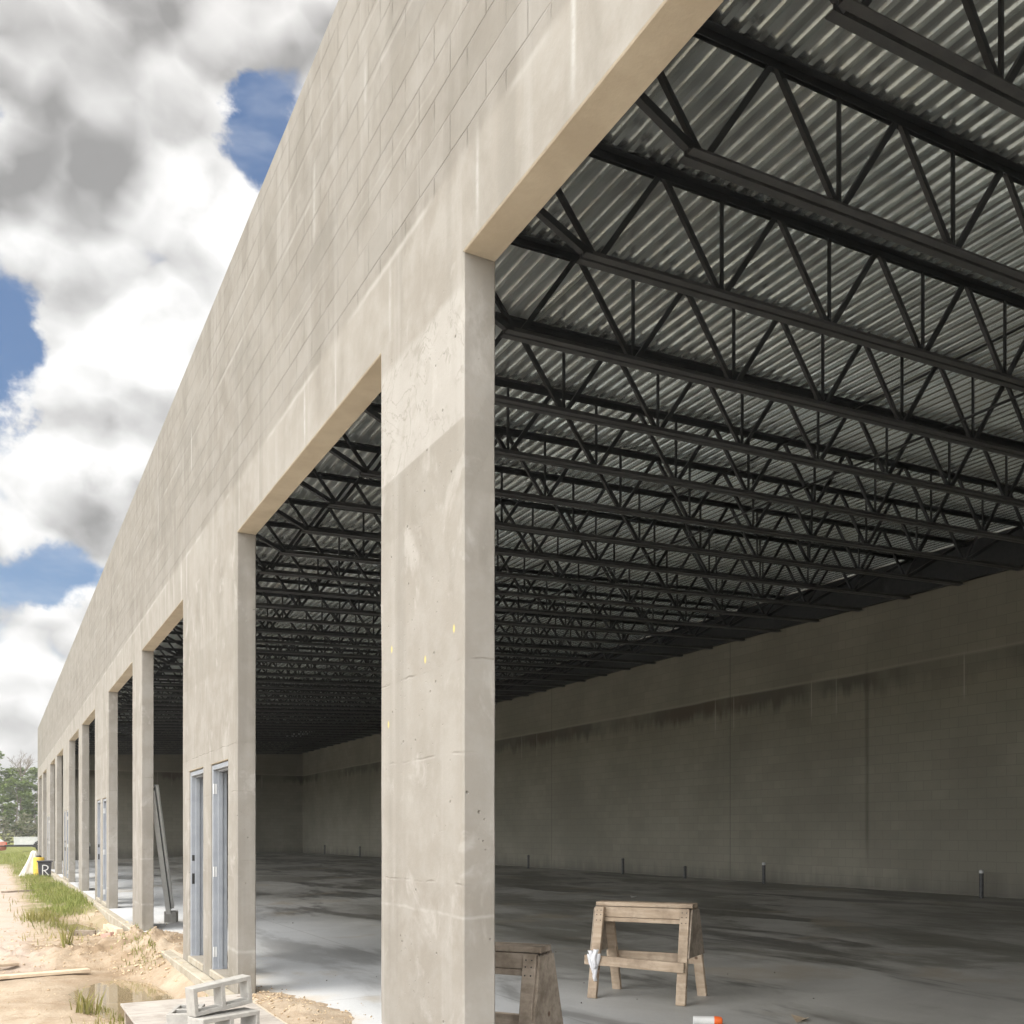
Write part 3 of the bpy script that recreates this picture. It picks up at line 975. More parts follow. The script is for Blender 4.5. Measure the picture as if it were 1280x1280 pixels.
# one joist, then copies
def joist_proto():
    xa, xb_ = TH + 0.02, XB - 0.04
    x0, x1 = 1.94, XB - 1.75
    npan = 9
    bp = [x0 + (x1 - x0) * k / npan for k in range(npan + 1)]
    tp = [(bp[k] + bp[k + 1]) / 2 for k in range(npan)]
    pb = lambda q: Vector((q, 0, jz(q) + 0.03))
    pt = lambda q: Vector((q, 0, jz(q) + JD - 0.03))
    w = MB()
    w.bar(pt(xa + 0.10) + Vector((0, 0, -0.02)), pb(x0 - 0.06), 0.055, 0.05, (0, 1, 0))
    w.bar(pt(xb_ - 0.10) + Vector((0, 0, -0.02)), pb(x1 + 0.06), 0.055, 0.05, (0, 1, 0))
    w.bar(pt(1.30), pb(x0 - 0.02), 0.036, 0.036, (0, 1, 0))
    w.bar(pt(XB - 1.12), pb(x1 + 0.02), 0.036, 0.036, (0, 1, 0))
    for k in range(npan):
        w.bar(pb(bp[k] + 0.02), pt(tp[k] - 0.02), 0.044, 0.034, (0, 1, 0))
        w.bar(pt(tp[k] + 0.02), pb(bp[k + 1] - 0.02), 0.044, 0.034, (0, 1, 0))
        if k > 0:
            w.bar(pb(bp[k]), pt(bp[k]), 0.026, 0.022, (0, 1, 0))
    jo = w.build('roof_joist', M_STEEL, BLD)
    t = MB()
    for s in (-1, 1):
        yo = s * 0.042
        a, c = Vector((xa, yo, jz(xa) + JD - 0.004)), Vector((xb_, yo, jz(xb_) + JD - 0.004))
        t.bar(a, c, 0.060, 0.008)
        yo = s * 0.016
        a, c = Vector((xa, yo, jz(xa) + JD - 0.036)), Vector((xb_, yo, jz(xb_) + JD - 0.036))
        t.bar(a, c, 0.008, 0.055)
    t.build('top_chord', M_STEEL, jo)
    t = MB()
    for s in (-1, 1):
        yo = s * 0.044
        a, c = Vector((x0 - 0.14, yo, jz(x0 - 0.14) + 0.004)), Vector((XB - 0.12, yo, jz(XB - 0.12) + 0.004))
        t.bar(a, c, 0.062, 0.008)
        yo = s * 0.017
        a, c = Vector((x0 - 0.14, yo, jz(x0 - 0.14) + 0.037)), Vector((XB - 0.12, yo, jz(XB - 0.12) + 0.037))
        t.bar(a, c, 0.008, 0.056)
    t.build('bottom_chord', M_STEEL2, jo)
    # bearing seats
    for q in (TH + 0.06, XB - 0.10):
        t = MB()
        t.box((q, 0, jz(q) + JD - 0.085), (0.11, 0.10, 0.03))
        t.build('bearing_seat', M_STEEL, jo)
    return jo


j0 = joist_proto()
first = True
for n in range(-24, 42):
    y = YJ + n * SJ
    if y < Y0 + 0.3 or y > Y1 - 0.3:
        continue
    o = j0 if first else copy_tree(j0, BLD)
    first = False
    o.location = (0, y, 0)

# bridging lines
for q in (7.45,):
    for up_, dz_ in ((False, 0.068), (True, JD - 0.075)):
        b = MB()
        b.bar((q, Y0 + 0.2, jz(q) + dz_), (q, Y1 - 0.2, jz(q) + dz_), 0.036, 0.005)
        b.bar((q + 0.018, Y0 + 0.2, jz(q) + dz_ + 0.016), (q + 0.018, Y1 - 0.2, jz(q) + dz_ + 0.016), 0.005, 0.026)
        b.build('joist_bridging', M_STEEL, BLD)
# dark plate and lip added as the shade between joists, atop the back wall
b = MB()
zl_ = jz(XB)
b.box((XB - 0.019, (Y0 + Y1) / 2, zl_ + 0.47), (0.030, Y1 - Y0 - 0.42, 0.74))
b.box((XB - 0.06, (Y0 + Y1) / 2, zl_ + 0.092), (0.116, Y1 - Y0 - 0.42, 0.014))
b.build('shade_band', M_STEEL, BLD)


# door frames in the door piers
def door_frame(a, b_, hinged):
    zt, z0_ = DZ1 - 0.012, 0.035
    y0_, y1_ = a + 0.004, b_ - 0.004
    fw_ = 0.05
    m_ = MB()
    for yy, s in ((y0_, 1), (y1_, -1)):
        m_.box((0.093, yy + s * fw_ / 2, (zt + z0_) / 2), (0.150, fw_, zt - z0_))
        m_.box((0.095, yy + s * (fw_ + 0.008), (zt - fw_ + z0_) / 2), (0.052, 0.016, zt - z0_ - fw_))
    m_.box((0.093, (y0_ + y1_) / 2, zt - fw_ / 2), (0.150, y1_ - y0_ - 2 * fw_ - 0.002, fw_))
    m_.box((0.095, (y0_ + y1_) / 2, zt - fw_ - 0.008), (0.052, y1_ - y0_ - 2 * fw_ - 0.036, 0.016))
    f = m_.build('door_frame', M_FRAME, BLD, bevel=0.003)
    yj = y1_ - fw_
    if hinged:
        for zz in (0.28, 1.15, 2.05):
            h = MB()
            h.box((0.043, yj - 0.0015, zz), (0.034, 0.003, 0.11))
            h.tube((0.024, yj - 0.004, zz - 0.055), (0.024, yj - 0.004, zz + 0.055), 0.007)
            h.build('hinge', M_ALU, f)
    else:
        for zz, hh in ((1.02, 0.125), (1.27, 0.07)):
            h = MB()
            h.box((0.043, yj - 0.0015, zz), (0.030, 0.003, hh))
            h.build('strike_plate', M_BLACK, f)


for i, (a, b_) in enumerate(doors):
    if a > 5:
        door_frame(a, b_, i % 2 == 0)
    t = MB()
    t.box((0.085, (a + b_) / 2, 0.050), (0.195, b_ - a - 0.01, 0.078))
    if a > 5:
        t.build('threshold', M_FOOT, BLD, bevel=0.008)


# ------------------------------------------------------------------ helpers for things standing on the sloping slab
def on_floor(o, x, y, rz):
    n = Vector((-FS, 0, 1)).normalized()
    q = n.rotation_difference(Vector((0, 0, 1))).inverted()
    o.rotation_mode = 'QUATERNION'
    o.rotation_quaternion = q @ Matrix.Rotation(rz, 3, 'Z').to_quaternion()
    o.location = (x, y, floor_z(x) + 0.001)


# ------------------------------------------------------------------ sawhorses
def sawhorse(mat, full_gusset, L=0.945, H=0.865):
    root = empty('sawhorse')
    hx = L / 2 - 0.057
    top = H - 0.042
    b = MB()
    b.box((0, 0.005, H - 0.019), (L, 0.135, 0.038), Matrix.Rotation(R(0.8), 3, 'X'))
    b.build('top_board', mat, root, bevel=0.004)
    for s in (-1, 1):
        b = MB()
        b.bar((-L / 2 + 0.03, s * 0.045, top - 0.050), (L / 2 - 0.03, s * 0.045, top - 0.050), 0.036, 0.095)
        b.build('side_rail', mat, root, bevel=0.003)
        b = MB()
        b.bar((-L / 2 + 0.03, s * 0.048, top - 0.120), (L / 2 - 0.03, s * 0.048, top - 0.120), 0.038, 0.038)
        b.build('lower_rail', mat, root, bevel=0.003)
    for sx_ in (-1, 1):
        for sy in (-1, 1):
            b = MB()
            rr = random.Random(sx_ * 3 + sy)
            b.bar((sx_ * (hx + 0.012), sy * 0.270, 0.0), (sx_ * hx, sy * 0.086, top - 0.002), 0.088, 0.038, (0, sy, 0.25))
            b.build('leg', mat, root, bevel=0.003)
    # stretchers nailed to the outside of the legs
    zs = 0.335
    for sy in (-1, 1):
        b = MB()
        yo = sy * (0.086 + (0.270 - 0.086) * (1 - zs / top) + 0.040)
        b.bar((-L / 2 - 0.035, yo, zs + (0.012 if sy < 0 else 0)), (L / 2 - 0.02, yo, zs - (0.012 if sy < 0 else 0)), 0.036, 0.088, (0, 0, 1))
        b.build('stretcher', mat, root, bevel=0.003)
    # plywood gussets at the ends
    for sx_ in (-1, 1):
        b = MB()
        xg = sx_ * (hx + 0.058)
        zl = 0.04 if full_gusset else 0.40
        wl = 0.10 + (0.270 - 0.086) * (1 - zl / top)
        t_ = 0.008
        vs = []
        for xx in (xg - t_, xg + t_):
            vs += [(xx, -wl, zl), (xx, wl, zl), (xx, 0.085, top - 0.01), (xx, -0.085, top - 0.01)]
        b.add(vs, [(0, 3, 2, 1), (4, 5, 6, 7), (0, 1, 5, 4), (1, 2, 6, 5), (2, 3, 7, 6), (3, 0, 4, 7)])
        b.build('gusset', M_WOOD2, root)
    nl = MB()
    for sx_ in (-1, 1):
        for zz in (0.70, 0.75, 0.79):
            for q in (-0.02, 0.02):
                yo = -(0.086 + (0.270 - 0.086) * (1 - zz / top) + 0.0205)
                nl.tube((sx_ * hx + q, yo + 0.004, zz), (sx_ * hx + q, yo - 0.0015, zz), 0.005, n=6)
    nl.build('nail_head', M_BLACK, root)
    return root


sh = sawhorse(M_WOOD, False)
tag(sh, 'pale pine sawhorse standing whole with a white rag tied on', 'sawhorse', 'sawhorses on the slab')
on_floor(sh, 3.175, 7.06, R(-59.7))
sh2 = sawhorse(M_WOOD2, True, 0.92)
tag(sh2, 'greyer sawhorse half hidden behind the nearest concrete pier', 'sawhorse', 'sawhorses on the slab')
on_floor(sh2, 0.655, 5.38, R(-58))

# white rag knotted on the sawhorse leg
b = MB()
rr = random.Random(4)
for s in range(7):
    x0_, w0 = rr.uniform(-0.03, 0.03), rr.uniform(0.016, 0.03)
    ln = rr.uniform(0.14, 0.27)
    z0_ = rr.uniform(0.0, 0.05)
    vs = []
    for k in range(7):
        t = k / 6
        xx = x0_ + 0.02 * math.sin(3 * t + s) + (rr.random() - .5) * .008
        yy = -0.012 * math.sin(4 * t + s * 2) - 0.008 * s / 7
        ww = w0 * (1 - 0.5 * t)
        vs += [(xx - ww, yy - 0.006, z0_ - ln * t), (xx, yy - 0.016, z0_ - ln * t), (xx + ww, yy, z0_ - ln * t)]
    b.add(vs, [(3 * k + c, 3 * k + c + 1, 3 * k + 4 + c, 3 * k + 3 + c) for k in range(6) for c in range(2)])
rag = b.build('rag', M_RAG, smooth=True)
md = rag.modifiers.new('solid', 'SOLIDIFY')
md.thickness = 0.004
ml = Matrix.Rotation(R(-59.7), 3, 'Z')
lp = ml @ Vector((-0.395, -0.29, 0))
rag.location = (3.175 + lp.x, 7.06 + lp.y, 0.41 + floor_z(3.175 + lp.x))
rag.rotation_euler = (R(10), 0, R(-59.7))
tag(rag, 'crumpled white rag tied round the sawhorse leg', 'rag')

# spray can lying on the slab
can = empty('spray_can')
A = Matrix(((0, 0, 1), (1, 0, 0), (0, 1, 0)))
b = MB()
b.lathe([(0.028, -0.125), (0.033, -0.122), (0.033, 0.035), (0.029, 0.045)], 24, A)
b.build('body', M_WHITE, can, smooth=False)
b = MB()
b.lathe([(0.0335, 0.038), (0.034, 0.042), (0.033, 0.075), (0.028, 0.095), (0.015, 0.103)], 24, A)
b.build('cap', M_ORANGE, can)
tag(can, 'white marking paint can with orange cap lying on the floor', 'spray can')
can.location = (2.86, 5.83, floor_z(2.86) + 0.035)
can.rotation_euler = (0, 0, R(-36))


# ------------------------------------------------------------------ concrete blocks on a plywood platform
def cmu(L=0.40, dep=0.194):
    xb_ = [-L / 2, -L / 2 + 0.032, -0.016, 0.016, L / 2 - 0.032, L / 2]
    zb_ = [-0.10, -0.068, 0.068, 0.10]
    b = MB()
    S = lambda i, j: 0 <= i < 5 and 0 <= j < 3 and not (j == 1 and i in (1, 3))
    idx = {}

    def vid(i, j, k):
        if (i, j, k) not in idx:
            idx[(i, j, k)] = len(b.v)
            b.v.append((xb_[i], (k - .5) * dep, zb_[j]))
        return idx[(i, j, k)]
    for i in range(5):
        for j in range(3):
            if not S(i, j):
                continue
            b.f.append((vid(i, j, 0), vid(i + 1, j, 0), vid(i + 1, j + 1, 0), vid(i, j + 1, 0)))
            b.f.append((vid(i, j, 1), vid(i, j + 1, 1), vid(i + 1, j + 1, 1), vid(i + 1, j, 1)))
            if not S(i - 1, j):
                b.f.append((vid(i, j, 0), vid(i, j + 1, 0), vid(i, j + 1, 1), vid(i, j, 1)))
            if not S(i + 1, j):
                b.f.append((vid(i + 1, j, 0), vid(i + 1, j, 1), vid(i + 1, j + 1, 1), vid(i + 1, j + 1, 0)))
            if not S(i, j + 1):
                b.f.append((vid(i, j + 1, 0), vid(i + 1, j + 1, 0), vid(i + 1, j + 1, 1), vid(i, j + 1, 1)))
            if not S(i, j - 1):
                b.f.append((vid(i, j, 0), vid(i, j, 1), vid(i + 1, j, 1), vid(i + 1, j, 0)))
    return b.build('concrete_block', M_CMU, bevel=0.004)


PZ = 0.10
c1 = cmu(0.46, 0.11)
c1.location = (-0.665, 6.92, PZ + 0.202 + 0.122)
c1.rotation_euler = (0, R(-5), R(20))
tag(c1, 'grey concrete block on its side, topmost of the pile', 'concrete block', 'concrete blocks by the facade')
c2 = cmu(0.46)
c2.location = (-0.640, 6.88, PZ + 0.101)
c2.rotation_euler = (0, 0, R(22))
tag(c2, 'grey concrete block at the bottom carrying another block', 'concrete block', 'concrete blocks by the facade')
c3 = cmu(0.40)
c3.location = (-0.84, 7.22, PZ + 0.098)
c3.rotation_euler = (R(90), 0, R(70))
tag(c3, 'grey concrete block standing behind with its two holes facing up', 'concrete block', 'concrete blocks by the facade')

pl = empty('plywood_platform', (-0.60, 6.9, 0))
tag(pl, 'low grey plywood platform under the concrete blocks beside the facade', 'platform')
for i, (ya, yb_) in enumerate(((-2.0, 0.70), (0.712, 1.95))):
    b = MB()
    b.box((0.0, (ya + yb_) / 2, PZ - 0.011), (1.02, yb_ - ya, 0.020))
    b.build('sheet', M_PLY, pl, bevel=0.002)
for yy in (-1.7, -0.6, 0.45, 1.2, 1.8):
    b = MB()
    b.box((0.0, yy, PZ - 0.092), (0.98, 0.09, 0.138))
    b.build('sleeper', M_WOOD2, pl)
for yy in (-1.7, -0.6, 0.45, 1.2, 1.8):
    pass

# ------------------------------------------------------------------ things along the facade
def lumber(name, p0, p1, w, h, mat, label, cat, group=None):
    p0, p1 = Vector(p0), Vector(p1)
    b = MB()
    c = (p0 + p1) / 2
    d = p1 - p0
    ln = d.length
    b.box((0, 0, 0), (ln, w, h))
    o = b.build(name, mat, bevel=0.004)
    o.location = c
    o.rotation_euler = d.to_track_quat('X', 'Z').to_euler()
    return tag(o, label, cat, group)


def at(x, y, up):
    return (x, y, gz(x, y) + up)


lumber('board', at(-1.02, 13.15, 0.05), at(-2.6, 12.75, 0.045), 0.14, 0.04, M_LIGHTWOOD, 'long pale board lying flat across the sandy ground', 'board', 'loose boards on the dirt')
lumber('board', at(-1.80, 14.1, 0.04), at(-2.9, 13.75, 0.04), 0.14, 0.04, M_WOOD, 'short tan board end beyond the long pale board', 'board', 'loose boards on the dirt')
lumber('timber_offcut', at(-0.88, 18.15, 0.05), at(-0.52, 18.05, 0.05), 0.10, 0.09, M_WOOD2, 'brown timber offcut lying by the far puddle', 'timber', 'timber offcuts on the dirt')
lumber('timber_offcut', at(-0.36, 17.9, 0.12), at(-0.24, 17.0, 0.06), 0.11, 0.09, M_LIGHTWOOD, 'yellowish timber offcut leaning at the slab edge', 'timber', 'timber offcuts on the dirt')
lumber('brick', at(-0.49, 17.1, 0.04), at(-0.36, 16.95, 0.04), 0.09, 0.065, M_BRICK, 'pinkish brick lying in the dirt below the slab edge', 'brick')
lumber('stick', at(-1.9, 31.5, 0.03), at(-0.9, 31.8, 0.05), 0.05, 0.05, M_WOOD2, 'thin dark stick across the grass verge', 'stick')

# leaning channel behind the third pier
br = empty('leaning_channel', (0.55, 17.35, floor_z(0.55)))
p0, p1 = Vector((0.62, 17.42, floor_z(.6) + 0.20)), Vector((0.215, 16.42, 2.30))
dv = p1 - p0
side = dv.cross(Vector((0.9, -0.43, 0))).normalized()
nrm = side.cross(dv).normalized()
b = MB()
o_ = Vector(br.location)
b.bar(p0 - o_, p1 - o_, 0.20, 0.006, nrm)
b.build('web', M_STEEL2, br)
for s in (-1, 1):
    b = MB()
    b.bar(p0 - o_ + side * (s * 0.105), p1 - o_ + side * (s * 0.105), 0.060 if s > 0 else 0.014, 0.075, nrm)
    b.build('flange', M_WHITE, br)
tag(br, 'grey steel channel leaning against the back of a pier', 'steel channel')
b = MB()
b.box((0, 0, 0.10), (0.20, 0.20, 0.20))
fo = b.build('foot_block', M_CMU, bevel=0.006)
fo.location = (0.64, 17.44, floor_z(0.64) - 0.003)
fo.rotation_euler = (0, 0, R(-20))
tag(fo, 'small pale block under the foot of the leaning channel', 'block')

# pipe stubs along the back wall
px_list = [(0.0, 'capped pipe stub nearest the right end of the back wall', 1227), (0.0, 'capped pipe stub just right of the wall crack', 954),
           (0.0, 'short pipe stub left of the wall crack', 855), (0.0, 'pipe stub in front of a dark damp patch on the wall', 780),
           (0.0, 'pipe stub seen just right of the nearest pier', 660), (0.0, 'pipe stub seen just left of the nearest pier', 450),
           (0.0, 'farthest pipe stub near the far wall corner', 406)]
stub_y = [11.6, 17.4, 20.4, 23.3, 29.0, 46.5, 52.4]
stub_h = [0.50, 0.48, 0.30, 0.44, 0.42, 0.5, 0.5]
for (q, lab, _), yy, hh in zip(px_list, stub_y, stub_h):
    xx = XB - 0.35
    s = empty('pipe_stub', (xx, yy, floor_z(xx)))
    tag(s, lab, 'pipe', 'pipe stubs along the back wall')
    b = MB()
    b.tube((0, 0, -0.01), (0.0, 0.0, hh), 0.038, n=14)
    b.build('pipe', M_PIPE, s)
    b = MB()
    b.lathe([(0.043, hh - 0.03), (0.043, hh + 0.02), (0.03, hh + 0.035)], 14)
    b.build('cap', M_ALU if yy < 19 else M_PIPE, s)

# white capped post inside a far opening
s = empty('capped_post', (0.30, 30.2, floor_z(0.3)))
b = MB()
b.tube((0, 0, 0), (0, 0, 0.95), 0.05, n=12)
b.build('post', M_WHITE, s)
b = MB()
b.box((0, 0, 1.06), (0.14, 0.14, 0.22))
b.build('box', M_BLACK, s, bevel=0.01)
b = MB()
b.lathe([(0.08, 1.171), (0.085, 1.22), (0.06, 1.29), (0.02, 1.32)], 14)
b.build('cap', M_WHITE, s)
tag(s, 'post with dark box and white cap inside a far opening', 'post')

# black bin with a painted R
bx, by = -0.335, 41.9
bi = empty('waste_bin', (bx, by, gz(bx, by) - 0.01))
b = MB()
hw0, hw1, hh = 0.20, 0.245, 0.60
vs = []
for zz, w_ in ((0, hw0), (hh, hw1)):
    vs += [(-w_, -w_, zz), (w_, -w_, zz), (w_, w_, zz), (-w_, w_, zz)]
b.add(vs, [(3, 2, 1, 0), (0, 1, 5, 4), (1, 2, 6, 5), (2, 3, 7, 6), (3, 0, 4, 7), (4, 5, 6, 7)])
b.build('body', M_BIN, bi, bevel=0.02)
b = MB()
b.box((0, 0, hh + 0.025), (0.56, 0.56, 0.05))
b.build('rim', M_BIN, bi, bevel=0.012)
b = MB()


def onf(x, z):
    return Vector((x, -(hw0 + (hw1 - hw0) * z / hh) - 0.006, z))


pts = [(-0.08, 0.06), (-0.08, 0.48), (0.04, 0.47), (0.11, 0.42), (0.11, 0.34), (0.04, 0.28), (-0.08, 0.26)]
for a, c in zip(pts[:-1], pts[1:]):
    b.bar(onf(*a), onf(*c), 0.035, 0.006, (0, -1, 0))
b.bar(onf(-0.01, 0.26), onf(0.14, 0.07), 0.035, 0.006, (0, -1, 0))
b.build('letter', M_CHALK, bi)
tag(bi, 'black plastic bin with a white letter R on the grass', 'bin')

dr = empty('yellow_drum', (-0.50, 43.0, gz(-0.5, 43.0)))
b = MB()
b.lathe([(0.19, 0.0), (0.205, 0.03), (0.205, 0.27), (0.215, 0.29), (0.205, 0.31), (0.205, 0.72), (0.19, 0.76)], 20)
b.build('body', M_YELLOW, dr)
b = MB()
b.lathe([(0.10, 0.76), (0.10, 0.80), (0.07, 0.83)], 14)
b.build('lid', M_BLACK, dr)
tag(dr, 'yellow plastic drum partly wrapped by white sheeting', 'drum')

b = MB()
n, m_ = 36, 12
base = Vector((-0.80, 43.5, gz(-0.8, 43.5) - 0.02))
for j in range(m_ + 1):
    t = j / m_
    for k in range(n):
        a = 2 * math.pi * k / n
        r = (0.17 + 0.20 * (1 - t) ** 1.5) * (1 + 0.16 * math.sin(5 * a + 2 * t) * (1 - 0.5 * t) + 0.07 * math.sin(11 * a))
        b.v.append((r * math.cos(a) + 0.16 * t + 0.03 * math.sin(4 * t + a), 0.8 * r * math.sin(a), 0.95 * t - 0.10 * math.cos(2 * a + 1) * t))
for j in range(m_):
    for k in range(n):
        b.f.append((j * n + k, j * n + (k + 1) % n, (j + 1) * n + (k + 1) % n, (j + 1) * n + k))
b.f.append(tuple(range(m_ * n, m_ * n + n)))
ws = b.build('white_sheeting', M_SHEET, smooth=True, loc=base)
tag(ws, 'heap of white plastic sheeting gathered up behind the bin', 'plastic sheet')

# far vehicles
def wheel(parent, x, y, r, w=0.22):
    A = Matrix(((1, 0, 0), (0, 0, -1), (0, 1, 0)))
    b = MB()
    b.lathe([(r * 0.6, -w / 2), (r * 0.95, -w / 2), (r, -w / 2 + 0.04), (r, w / 2 - 0.04), (r * 0.95, w / 2), (r * 0.6, w / 2)], 22, A, (x, y, r))
    o = b.build('wheel', M_TYRE, parent)
    b = MB()
    b.lathe([(r * 0.59, -w / 2 + 0.02), (r * 0.55, -w / 2 - 0.005), (r * 0.2, -w / 2 + 0.01), (r * 0.2, w / 2 - 0.01), (r * 0.55, w / 2 + 0.005), (r * 0.59, w / 2 - 0.02)], 18, A, (x, y, r))
    b.build('rim', M_VWHITE, o)


car = empty('red_car', (-3.35, 92.0, gz(-3.35, 92.0)))
sec = [(-2.1, 0.35, 0.75, 0.80), (-2.0, 0.25, 0.95, 0.86), (-0.9, 0.24, 1.02, 0.88), (0.9, 0.24, 1.03, 0.88), (1.75, 0.26, 1.05, 0.87), (2.02, 0.30, 1.0, 0.84), (2.08, 0.42, 0.85, 0.80)]
b = MB()
for (x, z0_, z1_, w_) in sec:
    b.v += [(x, -w_ * 0.92, z0_), (x, -w_, (z0_ + z1_) / 2), (x, -w_ * 0.93, z1_), (x, w_ * 0.93, z1_), (x, w_, (z0_ + z1_) / 2), (x, w_ * 0.92, z0_)]
for i in range(len(sec) - 1):
    for k in range(6):
        b.f.append((i * 6 + k, i * 6 + (k + 1) % 6, i * 6 + 6 + (k + 1) % 6, i * 6 + 6 + k))
b.f.append((5, 4, 3, 2, 1, 0))
b.f.append(tuple(6 * (len(sec) - 1) + k for k in range(6)))
b.build('body', M_RED, car, bevel=0.03)
b = MB()
vs = []
for (x, z, w_) in ((-1.0, 1.0, 0.80), (-0.35, 1.46, 0.66), (1.35, 1.46, 0.66), (1.9, 1.03, 0.80)):
    vs += [(x, -w_, z), (x, w_, z)]
b.add(vs, [(0, 1, 3, 2), (2, 3, 5, 4), (4, 5, 7, 6), (0, 2, 4, 6), (1, 7, 5, 3)])
b.build('cabin', M_VWHITE, car, bevel=0.04)
for s in (-1, 1):
    b = MB()
    vs = [(-0.75, s * 0.79, 1.09), (-0.30, s * 0.695, 1.40), (1.25, s * 0.695, 1.40), (1.65, s * 0.79, 1.09)]
    b.add(vs + [(q[0], q[1] - s * 0.02, q[2]) for q in vs], [(0, 1, 2, 3), (7, 6, 5, 4)])
    b.build('window', M_GLASS, car)
    b = MB()
    b.box((2.05, s * 0.70, 0.82), (0.08, 0.18, 0.26))
    b.build('taillight', M_LAMP, car, bevel=0.01)
for x, y in ((-1.3, -0.76), (1.25, -0.76), (-1.3, 0.76), (1.25, 0.76)):
    wheel(car, x, y, 0.32)
car.rotation_euler = (0, 0, R(8))
tag(car, 'faded red car with a white top at the edge of the trees', 'car')

tr = empty('flatbed_trailer', (0.9, 91.0, gz(0.9, 91.0)))
b = MB()
b.box((0, 0, 0.50), (4.4, 1.8, 0.09))
for s in (-1, 1):
    b.box((0, s * 0.93, 0.47), (4.5, 0.06, 0.16))
b.box((-2.7, 0, 0.45), (1.2, 0.1, 0.1))
b.build('chassis', M_BLACK, tr)
b = MB()
for s in (-1, 1):
    b.box((-0.35, s * 0.86, 0.86), (2.3, 0.05, 0.60))
b.box((-1.52, 0, 0.86), (0.05, 1.76, 0.60))
b.box((-0.35, 0, 1.19), (2.4, 1.82, 0.06))
b.build('side_panel', M_VWHITE, tr, bevel=0.01)
for s in (-1, 1):
    b = MB()
    n = 10
    for k in range(n):
        a0, a1 = math.pi * k / n, math.pi * (k + 1) / n
        b.bar((0.45 + 0.48 * math.cos(a0), s * 1.06, 0.34 + 0.50 * math.sin(a0)), (0.45 + 0.48 * math.cos(a1), s * 1.06, 0.34 + 0.50 * math.sin(a1)), 0.24, 0.03, (0, 1, 0))
    b.build('mudguard', M_BLACK, tr)
    wheel(tr, 0.45, s * 1.06, 0.33)
b = MB()
b.tube((-3.2, 0, 0.40), (-3.2, 0, -0.02), 0.04)
b.build('jack', M_BLACK, tr)
tag(tr, 'white sided trailer with black mudguard parked beyond the building', 'trailer')


# ------------------------------------------------------------------ trees beyond the site
def foliage(b, cx, cy, cz, rx, rz_, n, size, rr):
    for _ in range(n):
        while True:
            p = Vector((rr.uniform(-1, 1), rr.uniform(-1, 1), rr.uniform(-1, 1)))
            if 0.25 < p.length < 1:
                break
        c = Vector((cx + p.x * rx, cy + p.y * rx, cz + p.z * rz_))
        q = Matrix.Rotation(rr.uniform(0, 6.28), 3, 'Z') @ Matrix.Rotation(rr.uniform(-1.2, 1.2), 3, 'X')
        s = size * rr.uniform(0.5, 1.2)
        k = [Vector((-s, -s * 0.5, 0)), Vector((s * 0.2, -s * 0.7, s * .2)), Vector((s, s * 0.2, 0)), Vector((0, s * 0.6, -s * .15))]
        b.add([q @ w_ + c for w_ in k], [(0, 1, 2, 3)])


def tree(name, x, y, h, wid, seed, label, group, dens=1.0, low=0.25):
    rr = random.Random(seed)
    z0_ = gz(x, y)
    root = empty(name, (x, y, z0_))
    t = MB()
    top = Vector((rr.uniform(-.5, .5), rr.uniform(-.5, .5), h * 0.9))
    pts = [Vector((0, 0, -0.3)), Vector((rr.uniform(-.2, .2), 0, h * 0.3)), Vector((rr.uniform(-.4, .4), 0, h * 0.6)), top]
    rad = [h * 0.016, h * 0.013, h * 0.008, h * 0.002]
    for a, c, r0, r1 in zip(pts[:-1], pts[1:], rad[:-1], rad[1:]):
        t.tube(a, c, r0, r1, 7)
    cr = MB()
    nl = 15
    for k in range(nl):
        f = low + (0.93 - low) * k / (nl - 1)
        az = k * 2.4 + rr.uniform(-.5, .5)
        sp = wid * (0.55 + 0.5 * math.sin(math.pi * min(1, (1 - f) * 1.25))) * rr.uniform(0.6, 1.0) * 0.62
        e = Vector((math.cos(az) * sp, math.sin(az) * sp, h * f + rr.uniform(0, .06) * h))
        s = Vector((0, 0, h * f * 0.93))
        t.tube(s, e, h * 0.004, h * 0.0012, 5)
        foliage(cr, e.x, e.y, e.z, wid * 0.30, h * 0.055, int(120 * dens), 0.30, rr)
    foliage(cr, top.x, top.y, h * 0.93, wid * 0.22, h * 0.065, int(130 * dens), 0.28, rr)
    t.build('trunk', M_BARK, root)
    cr.build('crown', M_LEAF, root)
    return tag(root, label, 'tree', group)


GT = 'trees beyond the site'
tree('leafy_tree', -3.6, 186, 16.6, 4.6, 1, 'tallest leafy tree, its crown cut by the photo edge', GT)
tree('leafy_tree', -0.6, 190, 13.2, 4.2, 2, 'leafy tree left of the bare tree, above the red car', GT, 1.1, 0.12)
tree('leafy_tree', 2.3, 196, 13.6, 4.4, 3, 'rounded leafy tree directly under the bare branches', GT, 1.2, 0.12)
tree('leafy_tree', 4.9, 188, 12.9, 4.2, 4, 'leafy tree touching the far corner of the building', GT, 1.1, 0.12)
tree('leafy_tree', 0.9, 176, 10.4, 3.6, 5, 'lower bright tree standing in front of the treeline', GT, 1.1, 0.10)
tree('leafy_tree', 3.9, 178, 9.6, 3.4, 6, 'lower tree behind the white trailer', GT, 1.1, 0.10)
tree('leafy_tree', -6.8, 192, 13.6, 4.8, 8, 'leafy tree outside the left edge of the photo', GT)
tree('leafy_tree', 8.0, 193, 13.4, 4.8, 9, 'leafy tree hidden behind the building corner', GT)

# bare tree
rr = random.Random(11)
bt = empty('bare_tree', (1.9, 192, gz(1.9, 192)))
t = MB()


